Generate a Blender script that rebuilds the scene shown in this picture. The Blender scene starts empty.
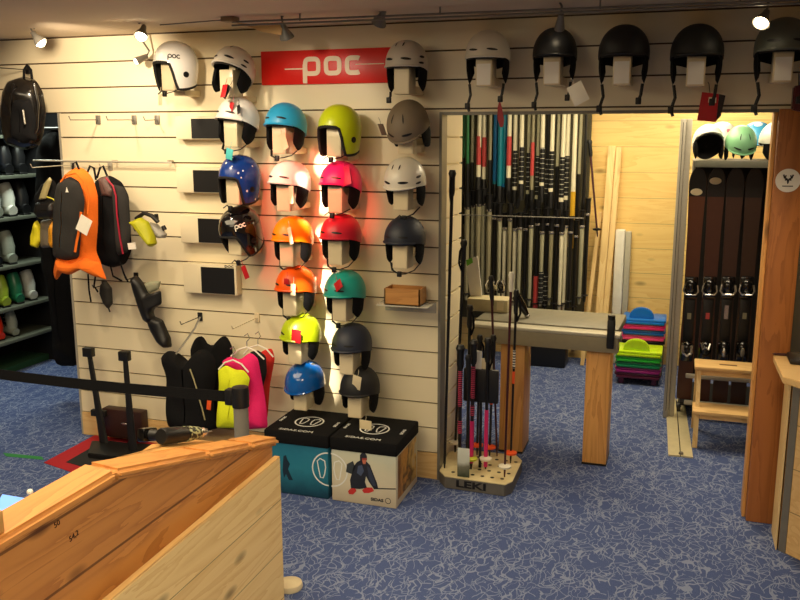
import bpy, bmesh, math, random
from mathutils import Vector, Matrix, Euler
random.seed(7)
PI = math.pi
C = bpy.context.scene.collection
# ---------------------------------------------------------------- camera (solved from the slat lines)
YAW, PITCH, ROLL, FOC, EYE = math.radians(-18.2317), math.radians(11.1372), math.radians(-.1036), 848.49, Vector((0, 0, 1.85))
cf = Vector((math.sin(YAW)*math.cos(PITCH), math.cos(YAW)*math.cos(PITCH), -math.sin(PITCH)))
cr0 = Vector((math.cos(YAW), -math.sin(YAW), 0)); cu0 = cr0.cross(cf)
cr = math.cos(ROLL)*cr0 + math.sin(ROLL)*cu0; cu = -math.sin(ROLL)*cr0 + math.cos(ROLL)*cu0
cam = bpy.data.cameras.new('camera'); cam.sensor_width = 36; cam.lens = FOC/800*36; cam.clip_start = .05
camo = bpy.data.objects.new('camera', cam); C.objects.link(camo)
camo.matrix_world = Matrix(((cr.x, cu.x, -cf.x, EYE.x), (cr.y, cu.y, -cf.y, EYE.y), (cr.z, cu.z, -cf.z, EYE.z), (0, 0, 0, 1)))
bpy.context.scene.camera = camo
def ray(x, y): return cf + (x-400)/FOC*cr - (y-300)/FOC*cu
def P(x, y, Y):                     # where the plane at depth Y is met
    d = ray(x, y); return EYE + d*(Y/d.y)
def Pz(x, y, z=0.):                 # where the level z is met
    d = ray(x, y); return EYE + d*((z-EYE.z)/d.z)
D = 4.19                            # depth of the slat wall
# ---------------------------------------------------------------- materials
def srgb(r, g, b):
    f = lambda c: (c/255/12.92) if c/255 <= .04045 else ((c/255+.055)/1.055)**2.4
    return (f(r), f(g), f(b), 1)
class NT:
    def __init__(s, name):
        s.m = bpy.data.materials.new(name); s.m.use_nodes = True
        s.t = s.m.node_tree; s.b = s.t.nodes['Principled BSDF']
    def n(s, typ, **kw):
        o = s.t.nodes.new(typ)
        for k, v in kw.items():
            if k.startswith('i_'): o.inputs[k[2:].replace('_', ' ')].default_value = v
            else: setattr(o, k, v)
        return o
    def l(s, a, b): s.t.links.new(a, b)
    def math(s, op, a, b=None, c=None):
        o = s.n('ShaderNodeMath', operation=op)
        for i, v in enumerate((a, b, c)):
            if v is None: continue
            if isinstance(v, (int, float)): o.inputs[i].default_value = v
            else: s.l(v, o.inputs[i])
        return o.outputs[0]
    def mix(s, f, a, b):
        o = s.n('ShaderNodeMix', data_type='RGBA')
        for i, v in ((0, f), (6, a), (7, b)):
            if isinstance(v, (int, float, tuple)): o.inputs[i].default_value = v
            else: s.l(v, o.inputs[i])
        return o.outputs[2]
MATS = {}
def mat(name, col, rough=.5, metal=0., var=.08, scale=30, bump=0., emis=0., coat=0., spec=None, alpha=1., trans=0.):
    if name in MATS: return MATS[name]
    t = NT(name); c = srgb(*col); b = t.b
    b.inputs['Roughness'].default_value = rough; b.inputs['Metallic'].default_value = metal
    if coat: b.inputs['Coat Weight'].default_value = coat; b.inputs['Coat Roughness'].default_value = .08
    if spec is not None: b.inputs['Specular IOR Level'].default_value = spec
    if trans: b.inputs['Transmission Weight'].default_value = trans
    if alpha < 1: b.inputs['Alpha'].default_value = alpha
    if var or bump:
        tc = t.n('ShaderNodeTexCoord'); nz = t.n('ShaderNodeTexNoise', i_Scale=scale, i_Detail=4.); t.l(tc.outputs['Object'], nz.inputs['Vector'])
        if var:
            dk = tuple(x*(1-2*var) for x in c[:3])+(1,); lt = tuple(min(1, x*(1+var)) for x in c[:3])+(1,)
            t.l(t.mix(nz.outputs[0], dk, lt), b.inputs['Base Color'])
        else: b.inputs['Base Color'].default_value = c
        if bump:
            bp = t.n('ShaderNodeBump', i_Strength=bump, i_Distance=.01); t.l(nz.outputs[0], bp.inputs['Height']); t.l(bp.outputs[0], b.inputs['Normal'])
    else: b.inputs['Base Color'].default_value = c
    if emis:
        b.inputs['Emission Color'].default_value = c; b.inputs['Emission Strength'].default_value = emis
    MATS[name] = t.m; return t.m
def wood(name, light, dark, grain=0, across=None, width=.14, rough=.45, knots=1., seam=.02, off=0.):
    t = NT(name); tc = t.n('ShaderNodeTexCoord'); mp = t.n('ShaderNodeMapping'); geo = t.n('ShaderNodeNewGeometry')
    t.l(geo.outputs['Position'], mp.inputs['Vector'])
    sc = [8, 8, 8]; sc[grain] = .7; mp.inputs['Scale'].default_value = sc
    sep = t.n('ShaderNodeSeparateXYZ'); t.l(geo.outputs['Position'], sep.inputs[0])
    vec = mp.outputs[0]; line = None
    if across is not None:
        u = t.math('DIVIDE', t.math('ADD', sep.outputs[across], off), width)
        fl = t.math('FLOOR', u); fr = t.math('FRACT', u)
        line = t.math('LESS_THAN', t.math('MINIMUM', fr, t.math('SUBTRACT', 1., fr)), seam)
        cmb = t.n('ShaderNodeCombineXYZ'); 
        for i in range(3): t.l(t.math('MULTIPLY', fl, 7.3), cmb.inputs[i])
        va = t.n('ShaderNodeVectorMath', operation='ADD'); t.l(vec, va.inputs[0]); t.l(cmb.outputs[0], va.inputs[1]); vec = va.outputs[0]
    n1 = t.n('ShaderNodeTexNoise', i_Scale=1.2, i_Detail=6., i_Distortion=.8); t.l(vec, n1.inputs['Vector'])
    ring = t.math('FRACT', t.math('MULTIPLY', n1.outputs[0], 7.))
    ring = t.math('POWER', ring, 2.2)
    c = t.mix(t.math('MULTIPLY', ring, .55), srgb(*light), srgb(*dark))
    n2 = t.n('ShaderNodeTexNoise', i_Scale=.5, i_Detail=2.); t.l(vec, n2.inputs['Vector'])
    c = t.mix(t.math('MULTIPLY', n2.outputs[0], .35), c, srgb(*dark))
    if knots:
        mk = t.n('ShaderNodeMapping'); ks = [7., 7., 7.]; ks[grain] = 3.; mk.inputs['Scale'].default_value = ks; t.l(geo.outputs['Position'], mk.inputs['Vector'])
        vo = t.n('ShaderNodeTexVoronoi', i_Scale=1.); t.l(mk.outputs[0], vo.inputs['Vector'])
        mr = t.n('ShaderNodeMapRange'); mr.inputs[1].default_value = .07; mr.inputs[2].default_value = .18; mr.inputs[3].default_value = .85*knots; mr.inputs[4].default_value = 0
        t.l(vo.outputs['Distance'], mr.inputs[0]); c = t.mix(mr.outputs[0], c, tuple(x*.28 for x in srgb(*dark)[:3])+(1,))
    if line is not None: c = t.mix(t.math('MULTIPLY', line, .75), c, tuple(x*.25 for x in srgb(*dark)[:3])+(1,))
    t.l(c, t.b.inputs['Base Color']); t.b.inputs['Roughness'].default_value = rough
    MATS[name] = t.m; return t.m
def carpet():
    t = NT('carpet'); geo = t.n('ShaderNodeNewGeometry')
    nz = t.n('ShaderNodeTexNoise', i_Scale=9., i_Detail=2.); t.l(geo.outputs['Position'], nz.inputs['Vector'])
    mixv = t.n('ShaderNodeVectorMath', operation='SCALE'); mixv.inputs['Scale'].default_value = .10; t.l(nz.outputs['Color'], mixv.inputs[0])
    ad = t.n('ShaderNodeVectorMath', operation='ADD'); t.l(geo.outputs['Position'], ad.inputs[0]); t.l(mixv.outputs[0], ad.inputs[1])
    tot = None
    for i, (s, w) in enumerate(((17., .024), (22., .026), (28., .028))):
        mp = t.n('ShaderNodeMapping'); mp.inputs['Rotation'].default_value = (0, 0, 1.1*i+.3); mp.inputs['Location'].default_value = (i*3.1, i*1.7, 0)
        mp.inputs['Scale'].default_value = (1., .55, 0.); t.l(ad.outputs[0], mp.inputs[0])
        v = t.n('ShaderNodeTexVoronoi', feature='DISTANCE_TO_EDGE', i_Scale=s); t.l(mp.outputs[0], v.inputs['Vector'])
        ln = t.math('LESS_THAN', v.outputs[0], w)
        mk = t.n('ShaderNodeTexNoise', i_Scale=12.+i, i_Detail=1.); t.l(mp.outputs[0], mk.inputs['Vector'])
        ln = t.math('MULTIPLY', ln, t.math('GREATER_THAN', mk.outputs[0], .46))
        tot = ln if tot is None else t.math('MAXIMUM', tot, ln)
    f = t.n('ShaderNodeTexNoise', i_Scale=220., i_Detail=2.); t.l(geo.outputs['Position'], f.inputs['Vector'])
    g = t.n('ShaderNodeTexNoise', i_Scale=1.6, i_Detail=2.); t.l(geo.outputs['Position'], g.inputs['Vector'])
    base = t.mix(f.outputs[0], srgb(50, 62, 108), srgb(96, 114, 162))
    base = t.mix(t.math('MULTIPLY', g.outputs[0], .4), base, srgb(70, 84, 132))
    c = t.mix(t.math('MULTIPLY', tot, .42), base, srgb(172, 184, 210))
    t.l(c, t.b.inputs['Base Color']); t.b.inputs['Roughness'].default_value = .95; t.b.inputs['Specular IOR Level'].default_value = .1
    bp = t.n('ShaderNodeBump', i_Strength=.35, i_Distance=.004); t.l(f.outputs[0], bp.inputs['Height']); t.l(bp.outputs[0], t.b.inputs['Normal'])
    MATS['carpet'] = t.m; return t.m
def dots(name, base, dot, scale=30, size=.22):
    t = NT(name); tc = t.n('ShaderNodeTexCoord'); v = t.n('ShaderNodeTexVoronoi', i_Scale=scale); t.l(tc.outputs['Object'], v.inputs['Vector'])
    t.l(t.mix(t.math('LESS_THAN', v.outputs['Distance'], size), srgb(*base), srgb(*dot)), t.b.inputs['Base Color'])
    t.b.inputs['Roughness'].default_value = .25; MATS[name] = t.m; return t.m
def stripes(name, a, b, n=70, axis=2, duty=.5, rough=.5):
    t = NT(name); tc = t.n('ShaderNodeTexCoord'); sp = t.n('ShaderNodeSeparateXYZ'); t.l(tc.outputs['Object'], sp.inputs[0])
    f = t.math('LESS_THAN', t.math('FRACT', t.math('MULTIPLY', sp.outputs[axis], float(n))), duty)
    t.l(t.mix(f, srgb(*a), srgb(*b)), t.b.inputs['Base Color']); t.b.inputs['Roughness'].default_value = rough; MATS[name] = t.m; return t.m
def gradient(name, stops, axis, lo, hi, rough=.5, noise=.25):
    t = NT(name); geo = t.n('ShaderNodeNewGeometry'); sp = t.n('ShaderNodeSeparateXYZ'); t.l(geo.outputs['Position'], sp.inputs[0])
    nz = t.n('ShaderNodeTexNoise', i_Scale=14., i_Detail=4.); t.l(geo.outputs['Position'], nz.inputs['Vector'])
    mr = t.n('ShaderNodeMapRange'); mr.inputs[1].default_value = lo; mr.inputs[2].default_value = hi; t.l(sp.outputs[axis], mr.inputs[0])
    fac = t.math('ADD', mr.outputs[0], t.math('MULTIPLY', t.math('SUBTRACT', nz.outputs[0], .5), noise))
    cr_ = t.n('ShaderNodeValToRGB'); e = cr_.color_ramp.elements
    while len(e) < len(stops): e.new(.5)
    for q, (p, c) in zip(e, stops): q.position = p; q.color = srgb(*c)
    t.l(fac, cr_.inputs[0]); t.l(cr_.outputs[0], t.b.inputs['Base Color']); t.b.inputs['Roughness'].default_value = rough; MATS[name] = t.m; return t.m

M_SLAT = mat('slat_laminate', (240, 227, 192), .38, var=.02, scale=6)
M_GROOVE = mat('groove_brown', (92, 70, 44), .6)
M_CEIL = mat('ceiling_paint', (214, 196, 170), .9, var=.04, scale=3)
M_CARPET = carpet()
M_PINEWALL = wood('pine_boards', (246, 216, 140), (226, 182, 102), 0, 2, .2, knots=.8, off=.06, seam=.008)
M_PINE = wood('pale_pine', (250, 222, 160), (222, 176, 106), 2, knots=.5)
M_PINE_X = wood('pale_pine_lengthwise', (240, 204, 140), (214, 164, 96), 0, knots=.4)
M_PINE_Y = wood('pale_pine_panel', (252, 222, 158), (222, 176, 104), 1, 2, .21, knots=.9, seam=.008, off=-.02)
M_ORANGE_Y = wood('oiled_pine_face', (214, 150, 80), (158, 94, 42), 1, 2, .19, knots=1., seam=.022, off=.075)
M_ORANGE_CAP = wood('oiled_pine_cap', (226, 160, 86), (176, 108, 50), 1, knots=.5)
M_POST = wood('brown_oiled_pine', (186, 116, 56), (132, 74, 32), 2, knots=.5)
M_LEG = wood('oiled_pine_leg', (244, 184, 104), (186, 118, 52), 2, knots=.9)
M_BLACK = mat('black_plastic', (17, 17, 18), .45)
M_BLACKG = mat('black_gloss', (10, 10, 12), .15, coat=.6)
M_BLACKF = mat('black_fabric', (16, 16, 18), .9, bump=.3, scale=180, spec=.2)
M_FOAM = mat('dark_liner', (24, 23, 22), .85)
M_WHITE = mat('white_card', (245, 240, 226), .5, var=.02)
M_IVORY = mat('ivory_acrylic', (226, 210, 172), .3, var=.02)
M_ALU = mat('brushed_aluminium', (184, 178, 162), .38, .25, var=.06, scale=60)
M_STEEL = mat('grey_steel', (128, 124, 114), .42, .3)
M_GREYPAINT = mat('grey_paint', (128, 124, 114), .5)
M_DARKPANEL = mat('dark_board', (20, 20, 24), .7)
M_RED = mat('sign_red', (236, 28, 20), .35, var=.02)
M_TAGRED = mat('tag_red', (196, 26, 34), .4)
M_SILVER = mat('silver', (215, 212, 205), .25, .9, var=.02)
# ---------------------------------------------------------------- mesh builder
class MB:
    def __init__(s): s.bm = bmesh.new()
    def _t(s, vs, mx):
        if mx is not None: bmesh.ops.transform(s.bm, matrix=mx, verts=vs)
    def box(s, lo, hi, bev=0, mx=None, seg=2):
        lo, hi = Vector(lo), Vector(hi)
        r = bmesh.ops.create_cube(s.bm, size=1.); vs = r['verts']
        for v in vs: v.co = Vector((lo[i] + (v.co[i]+.5)*(hi[i]-lo[i]) for i in range(3)))
        if bev:
            es = list({e for v in vs for e in v.link_edges})
            k = bmesh.ops.bevel(s.bm, geom=es, offset=bev, segments=seg, affect='EDGES', profile=.5)
            vs = list({v for f in k['faces'] for v in f.verts} | {v for v in vs if v.is_valid})
            vs = list({w for v in vs for f in v.link_faces for w in f.verts} | set(vs))
        s._t(vs, mx); return s
    def tube(s, pts, r, n=8, closed=False, flat=None, caps=True):
        pts = [Vector(p) for p in pts]; m = len(pts); rings = []
        rr = r if isinstance(r, (list, tuple)) else [r]*m
        prev = None
        for i, p in enumerate(pts):
            a = pts[(i-1) % m] if (closed or i > 0) else p; b = pts[(i+1) % m] if (closed or i < m-1) else p
            d = (b-a).normalized() if (b-a).length > 1e-9 else Vector((0, 0, 1))
            if prev is None:
                ref = Vector((0, 0, 1)) if abs(d.z) < .9 else Vector((0, 1, 0))
                x = d.cross(ref).normalized()
            else:
                x = (prev - d*prev.dot(d)); x = x.normalized() if x.length > 1e-6 else d.orthogonal().normalized()
            prev = x; y = d.cross(x)
            f = flat if flat else 1.
            rings.append([s.bm.verts.new(p + rr[i]*(math.cos(2*PI*k/n)*x + math.sin(2*PI*k/n)*y*f)) for k in range(n)])
        for i in range(m if closed else m-1):
            A, B = rings[i], rings[(i+1) % m]
            for k in range(n): s.bm.faces.new((A[k], A[(k+1) % n], B[(k+1) % n], B[k]))
        if not closed and caps:
            s.bm.faces.new(rings[0][::-1]); s.bm.faces.new(rings[-1])
        return s
    def strip(s, pts, nrm, w, th=.003, closed=False):   # flat ribbon: width w in the plane normal to nrm
        pts = [Vector(p) for p in pts]; m = len(pts); nrm = Vector(nrm).normalized(); R = []
        for i, p in enumerate(pts):
            a = pts[(i-1) % m] if (closed or i > 0) else p; b = pts[(i+1) % m] if (closed or i < m-1) else p
            d = (b-a).normalized(); sd = d.cross(nrm).normalized()*w/2
            R.append([s.bm.verts.new(q) for q in (p-sd, p+sd, p+sd+nrm*th, p-sd+nrm*th)])
        for i in range(m if closed else m-1):
            A, B = R[i], R[(i+1) % m]
            for k in range(4): s.bm.faces.new((A[k], A[(k+1) % 4], B[(k+1) % 4], B[k]))
        if not closed: s.bm.faces.new(R[0][::-1]); s.bm.faces.new(R[-1])
        return s
    def lathe(s, prof, n=24, mx=None):
        vs = []; rings = []
        for r, z in prof:
            if r < 1e-6: v = s.bm.verts.new((0, 0, z)); rings.append([v]); vs.append(v)
            else:
                q = [s.bm.verts.new((r*math.cos(2*PI*k/n), r*math.sin(2*PI*k/n), z)) for k in range(n)]; rings.append(q); vs += q
        for A, B in zip(rings, rings[1:]):
            for k in range(n):
                k2 = (k+1) % n
                if len(A) == 1 and len(B) == 1: continue
                if len(A) == 1: s.bm.faces.new((A[0], B[k2], B[k]))
                elif len(B) == 1: s.bm.faces.new((A[k], A[k2], B[0]))
                else: s.bm.faces.new((A[k], A[k2], B[k2], B[k]))
        if len(rings[0]) > 1: s.bm.faces.new(rings[0][::-1])
        if len(rings[-1]) > 1: s.bm.faces.new(rings[-1])
        s._t(vs, mx); return s
    def prism(s, poly, vec, bev=0):              # 3-D polygon swept by vec
        vec = Vector(vec)
        a = [s.bm.verts.new(Vector(p)) for p in poly]; b = [s.bm.verts.new(Vector(p)+vec) for p in poly]
        n = len(a); fs = [s.bm.faces.new(a[::-1]), s.bm.faces.new(b)]
        for i in range(n): fs.append(s.bm.faces.new((a[i], a[(i+1) % n], b[(i+1) % n], b[i])))
        if bev:
            bmesh.ops.recalc_face_normals(s.bm, faces=fs)
            bmesh.ops.bevel(s.bm, geom=list({e for f in fs for e in f.edges}), offset=bev, segments=5 if bev > .011 else 2, affect='EDGES')
        return s
    def ell(s, c, r, n=16, m=10, mx=None):
        prof = [(math.sin(PI*i/m), -math.cos(PI*i/m)) for i in range(m+1)]
        q = Matrix.Translation(Vector(c)) @ (mx or Matrix()) @ Matrix.Diagonal(Vector(tuple(r)+(1,)))
        prof[0] = (0, -1); prof[-1] = (0, 1)
        return s.lathe(prof, n, q)
    def grid(s, fn, nu, nv, wrap=False):
        V = [[s.bm.verts.new(fn(i/(nu if wrap else nu-1), j/(nv-1))) for j in range(nv)] for i in range(nu)]
        for i in range(nu if wrap else nu-1):
            for j in range(nv-1):
                A = (V[i][j], V[(i+1) % nu][j], V[(i+1) % nu][j+1], V[i][j+1])
                try: s.bm.faces.new(A)
                except ValueError: pass
        return s
    def pillow(s, outline, spine, t, Y, back=None, rings=7, wr=.0, seed=0, power=.5):
        """soft body: outline and spine as (x,z) world points, front bulging t toward -Y from the plane Y"""
        rnd = random.Random(seed); fr = [rnd.uniform(20, 45) for _ in range(4)]; ph = [rnd.uniform(0, 6) for _ in range(4)]
        N = 72; O = [Vector(p) for p in outline]; L = [(O[(i+1) % len(O)]-O[i]).length for i in range(len(O))]; tot = sum(L); pts = []
        for k in range(N):
            d = tot*k/N; i = 0
            while d > L[i]: d -= L[i]; i += 1
            pts.append(O[i].lerp(O[(i+1) % len(O)], d/max(L[i], 1e-9)))
        sm = pts
        for _ in range(1): sm = [(sm[i-1]+sm[i]*2+sm[(i+1) % N])/4 for i in range(N)]
        sp = [Vector(p) for p in spine]
        def near(p):
            if len(sp) == 1: return sp[0]
            best = None
            for a, b in zip(sp, sp[1:]):
                u = max(0, min(1, (p-a).dot(b-a)/max((b-a).length_squared, 1e-9))); q = a.lerp(b, u)
                if best is None or (q-p).length < (best-p).length: best = q
            return best
        back = t*.35 if back is None else back
        cen = [near(p) for p in sm]
        def ring(f, sgn):
            out = []
            for p, c in zip(sm, cen):
                q = c.lerp(p, f); dep = (1-f**2)**power
                w = wr*sum(math.sin(fr[a]*q.x*(1 if a % 2 else .4)+fr[a-1]*q.y*(.3 if a % 2 else 1)+ph[a]) for a in range(4))*(1-f**4)
                out.append(s.bm.verts.new((q.x, Y-(t*dep+w) if sgn > 0 else Y+back*dep, q.y)))
            return out
        edge = ring(1., 1)
        for sgn in (1, -1):
            prev = edge
            for k in range(1, rings+1):
                cur = ring(max(.02, 1-(k/rings)**1.0), sgn)
                for i in range(N):
                    j = (i+1) % N
                    s.bm.faces.new((prev[i], prev[j], cur[j], cur[i]) if sgn > 0 else (prev[j], prev[i], cur[i], cur[j]))
                prev = cur
            bmesh.ops.contextual_create(s.bm, geom=prev) if False else None
            if len(sp) == 1: s.bm.faces.new(prev if sgn > 0 else prev[::-1])
        if len(sp) > 1: bmesh.ops.remove_doubles(s.bm, verts=list(s.bm.verts), dist=.0008)
        return s
    def mesh(s, name, sharp=38, off=None):
        bm = s.bm
        if off is not None: bmesh.ops.translate(bm, vec=-Vector(off), verts=list(bm.verts))
        bmesh.ops.recalc_face_normals(bm, faces=list(bm.faces))
        for f in bm.faces: f.smooth = True
        lim = math.radians(sharp)
        for e in bm.edges:
            if len(e.link_faces) == 2 and e.calc_face_angle(0) > lim: e.smooth = False
        me = bpy.data.meshes.new(name); bm.to_mesh(me); bm.free(); return me
    def build(s, name, m, parent=None, sharp=38, off=None):
        if off is None and parent is not None:
            off = Vector(parent.location); q = parent.parent
            while q is not None: off += q.location; q = q.parent
        return link(name, s.mesh(name, sharp, off), m, parent)
def link(name, me, m, parent=None):
    o = bpy.data.objects.new(name, me); C.objects.link(o)
    if m is not None:
        if not me.materials: me.materials.append(m)
        elif me.materials[0] != m: o.material_slots[0].link = 'OBJECT'; o.material_slots[0].material = m
    if parent is not None: o.parent = parent
    return o
USED = set()
def tag(o, label, cat, group=None, kind=None):
    if label in USED and not group: print('DUPLICATE LABEL', label)
    USED.add(label)
    o['label'] = label; o['category'] = cat
    if group: o['group'] = group
    if kind: o['kind'] = kind
    return o
def thing(name, label, cat, loc=(0, 0, 0), rot=(0, 0, 0), group=None):
    o = bpy.data.objects.new(name, None); o.empty_display_size = .05; C.objects.link(o); o.location = loc; o.rotation_euler = rot
    return tag(o, label, cat, group)
def solo(name, mb, m, label, cat, group=None, sharp=38, base=None):
    o = mb.build(name, m, None, sharp); return tag(o, label, cat, group)
def struct(name, mb, m, sharp=38):
    o = mb.build(name, m, None, sharp); o['kind'] = 'structure'; return o
def copy_tree(o, parent=None, name=None):
    c = o.copy(); C.objects.link(c); c.parent = parent
    for ch in list(o.children): copy_tree(ch, c)
    return c
def text(name, body, size, m, loc, rot, parent, ext=.0008, align='CENTER', sx=1., bold=0.):
    cu_ = bpy.data.curves.new(name, 'FONT'); cu_.body = body; cu_.size = size; cu_.extrude = ext; cu_.align_x = align; cu_.align_y = 'CENTER'; cu_.offset = bold
    o = bpy.data.objects.new(name, cu_); o.matrix_world = Matrix.Translation(loc) @ rot.to_4x4() @ Matrix.Diagonal((sx, 1, 1, 1))
    bpy.context.view_layer.update()
    me = bpy.data.meshes.new_from_object(o); me.transform(o.matrix_world)
    off = Vector((0, 0, 0)); q = parent
    while q is not None: off += q.location; q = q.parent
    me.transform(Matrix.Translation(-off)); bpy.data.objects.remove(o)
    for mt in list(me.materials): pass
    me.materials.clear(); return link(name, me, m, parent)
FRONT = Matrix.Rotation(PI/2, 3, 'X')       # text standing upright, facing -Y
# ================================================================ THE SETTING
mb = MB(); mb.box((-6.2, -2.2, -.06), (2.6, 7.2, 0)); struct('floor', mb, M_CARPET)
mb = MB(); mb.box((-6.2, -2.2, 2.392), (2.6, 7.2, 2.45)); struct('ceiling', mb, M_CEIL)
JX, OX, PX = -3.468, -1.165, .392     # left opening edge, storage opening edge, post edge
LZ = 1.952
mb = MB()
def slats(mb, x0, x1, z0, z1):
    k = -1
    while True:
        a, b = .148+.14*k, .148+.14*(k+1); k += 1
        lo, hi = max(a+.004, z0), min(b-.004, z1)
        if lo > z1: break
        if hi-lo > .01: mb.box((x0, D, lo), (x1, D+.014, hi))
slats(mb, JX, OX, 0, 2.392); slats(mb, -6.2, JX, 1.968, 2.392); slats(mb, OX, 2.6, LZ, 2.392)
struct('wall_back', mb, M_SLAT)
mb = MB()
for x0, x1, z0 in ((JX, OX, 0), (-6.2, JX, 1.968), (OX, 2.6, LZ)): mb.box((x0, D+.013, z0), (x1, D+.075, 2.392))
struct('trim_1', mb, M_GROOVE)
mb = MB(); mb.box((JX, D-.006, .001), (OX, D+.005, .146)); struct('baseboard_back', mb, M_PINE_X)
mb = MB(); mb.box((OX-.002, D-.012, 0), (OX+.012, D+.085, LZ)); mb.box((OX, D-.004, LZ-.014), (PX, D+.085, LZ)); struct('trim_2', mb, M_STEEL)
mb = MB(); mb.box((JX-.014, D-.004, 0), (JX, D+.085, 1.968)); struct('trim_3', mb, M_ALU)
mb = MB()                                       # slatted side wall of the storage room
for k in range(14):
    mb.box((OX-.02, D+.09, .012+.14*k+(.0)), (OX-.004, 4.66, .012+.14*k+.128))
mb.box((OX-.06, D+.09, 0), (OX-.019, 4.66, 2.392)); struct('wall_left', mb, M_SLAT)
mb = MB(); mb.box((-2.06, D+.09, 0), (-2.0, 7.1, 2.392)); struct('wall_partition', mb, mat('partition_dark', (84, 74, 56), .8))
mb = MB(); mb.box((-2.0, 7.0, 0), (1.4, 7.1, 2.392)); struct('wall_storage', mb, M_PINEWALL)
mb = MB(); mb.box((.80, 4.5, 0), (.86, 7.0, 2.392)); struct('wall_right', mb, mat('dark_brown_wall', (46, 36, 28), .8))
mb = MB(); mb.box((-6.2, 5.80, 0), (-2.06, 5.9, 2.392)); struct('wall_far', mb, M_DARKPANEL)
mb = MB(); mb.box((-5.55, 4.27, 0), (-5.5, 5.8, 2.392)); struct('wall_side', mb, M_DARKPANEL)
WARMW = mat('shop_wall', (200, 180, 150), .8)
mb = MB(); mb.box((-6.2, -2.25, 0), (2.6, -2.2, 2.392)); struct('wall_front', mb, WARMW)
mb = MB(); mb.box((2.6, -2.2, 0), (2.65, 7.1, 2.392)); struct('wall_east', mb, WARMW)
mb = MB(); mb.box((-6.25, -2.2, 0), (-6.2, 5.8, 2.392)); struct('wall_west', mb, WARMW)
# post of the storage opening with its sticker
t = thing('wooden_post', 'thick brown timber post with a round white sticker right of the doorway', 'post', (.455, 4.22, 0))
mb = MB(); mb.box((PX, D-.03, 0), (.522, D+.10, LZ-.001), .006); mb.build('shaft', M_POST, t)
mb = MB(); mb.box((PX-.016, D+.02, 0), (PX-.001, D+.11, LZ-.002), .002); mb.build('edge_strip', M_LEG, t)
q = P(788, 180.5, D-.032)
mb = MB(); mb.lathe([(0, 0), (.052, 0), (.052, .001), (0, .001)], 40, Matrix.Translation(q) @ Matrix.Rotation(PI/2, 4, 'X')); stk = mb.build('sticker', M_WHITE, t)
mb = MB()                                         # stag head mark
def sp(u, v): return q + Vector((u*.052, -.0012, v*.052))
mb.prism([sp(-.10, .12), sp(.10, .12), sp(.06, -.22), sp(0, -.32), sp(-.06, -.22)], (0, -.0004, 0))
for s in (-1, 1):
    mb.strip([sp(s*.06, .10), sp(s*.28, .22), sp(s*.38, .50)], (0, -1, 0), .007, .0004)
    mb.strip([sp(s*.24, .20), sp(s*.18, .46)], (0, -1, 0), .005, .0004); mb.strip([sp(s*.10, .06), sp(s*.26, .04)], (0, -1, 0), .006, .0004)
mb.box(sp(-.42, -.52)+Vector((0, -.0004, 0)), sp(.42, -.44))
mb.build('stag_mark', M_BLACK, stk)
# ================================================================ POC SIGN
a, b = P(262, 53, D), P(389, 83, D)
zt, zb = (P(300, 51, D).z+.002), P(300, 84.5, D).z
t = thing('brand_sign', 'long red sign with pale lettering above the helmet columns', 'sign', (a.x, D, zb))
mb = MB(); mb.box((a.x, D-.014, zb), (b.x+.02, D-.0005, zt), .001); mb.build('board', M_RED, t)
CREAM = mat('sign_cream', (250, 226, 196), .4, var=.0)
def ring_path(cx, cz, w, h, r, a0=0, a1=360, step=12):
    pts = []
    n = int((a1-a0)/step)
    for i in range(n+1):
        th = math.radians(a0+(a1-a0)*i/n); c, s_ = math.cos(th), math.sin(th); e = .5
        pts.append(Vector((cx+w/2*math.copysign(abs(c)**e, c), D-.0142, cz+h/2*math.copysign(abs(s_)**e, s_))))
    return pts
cz = P(333, 66, D).z
s0 = P(313, 66, D).x; s1 = P(355, 66, D).x; lw = (s1-s0)/2
for nm, i in (('letter_p', 0), ('letter_o', 1), ('letter_c', 2)):
    mb = MB(); cx = s0 + lw*i
    if nm == 'letter_c': mb.strip(ring_path(cx, cz, .074, .073, 0, 52, 308), (0, -1, 0), .024, .003)
    else: mb.strip(ring_path(cx, cz, .074, .073, 0)[:-1], (0, -1, 0), .024, .003, closed=True)
    if nm == 'letter_p': mb.box((cx-.051, D-.0178, cz-.085), (cx-.027, D-.0145, cz+.01))
    mb.build(nm, CREAM, t)
x0, x1 = P(286, 70, D).x, P(385, 66, D).x
mb = MB(); mb.box((x0, D-.0155, cz-.014), (s0-.03, D-.0142, cz-.008)); mb.build('line', CREAM, t)
mb = MB(); mb.box((s1+.01, D-.0155, cz+.002), (x1, D-.0142, cz+.006)); mb.build('line', CREAM, t)
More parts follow.
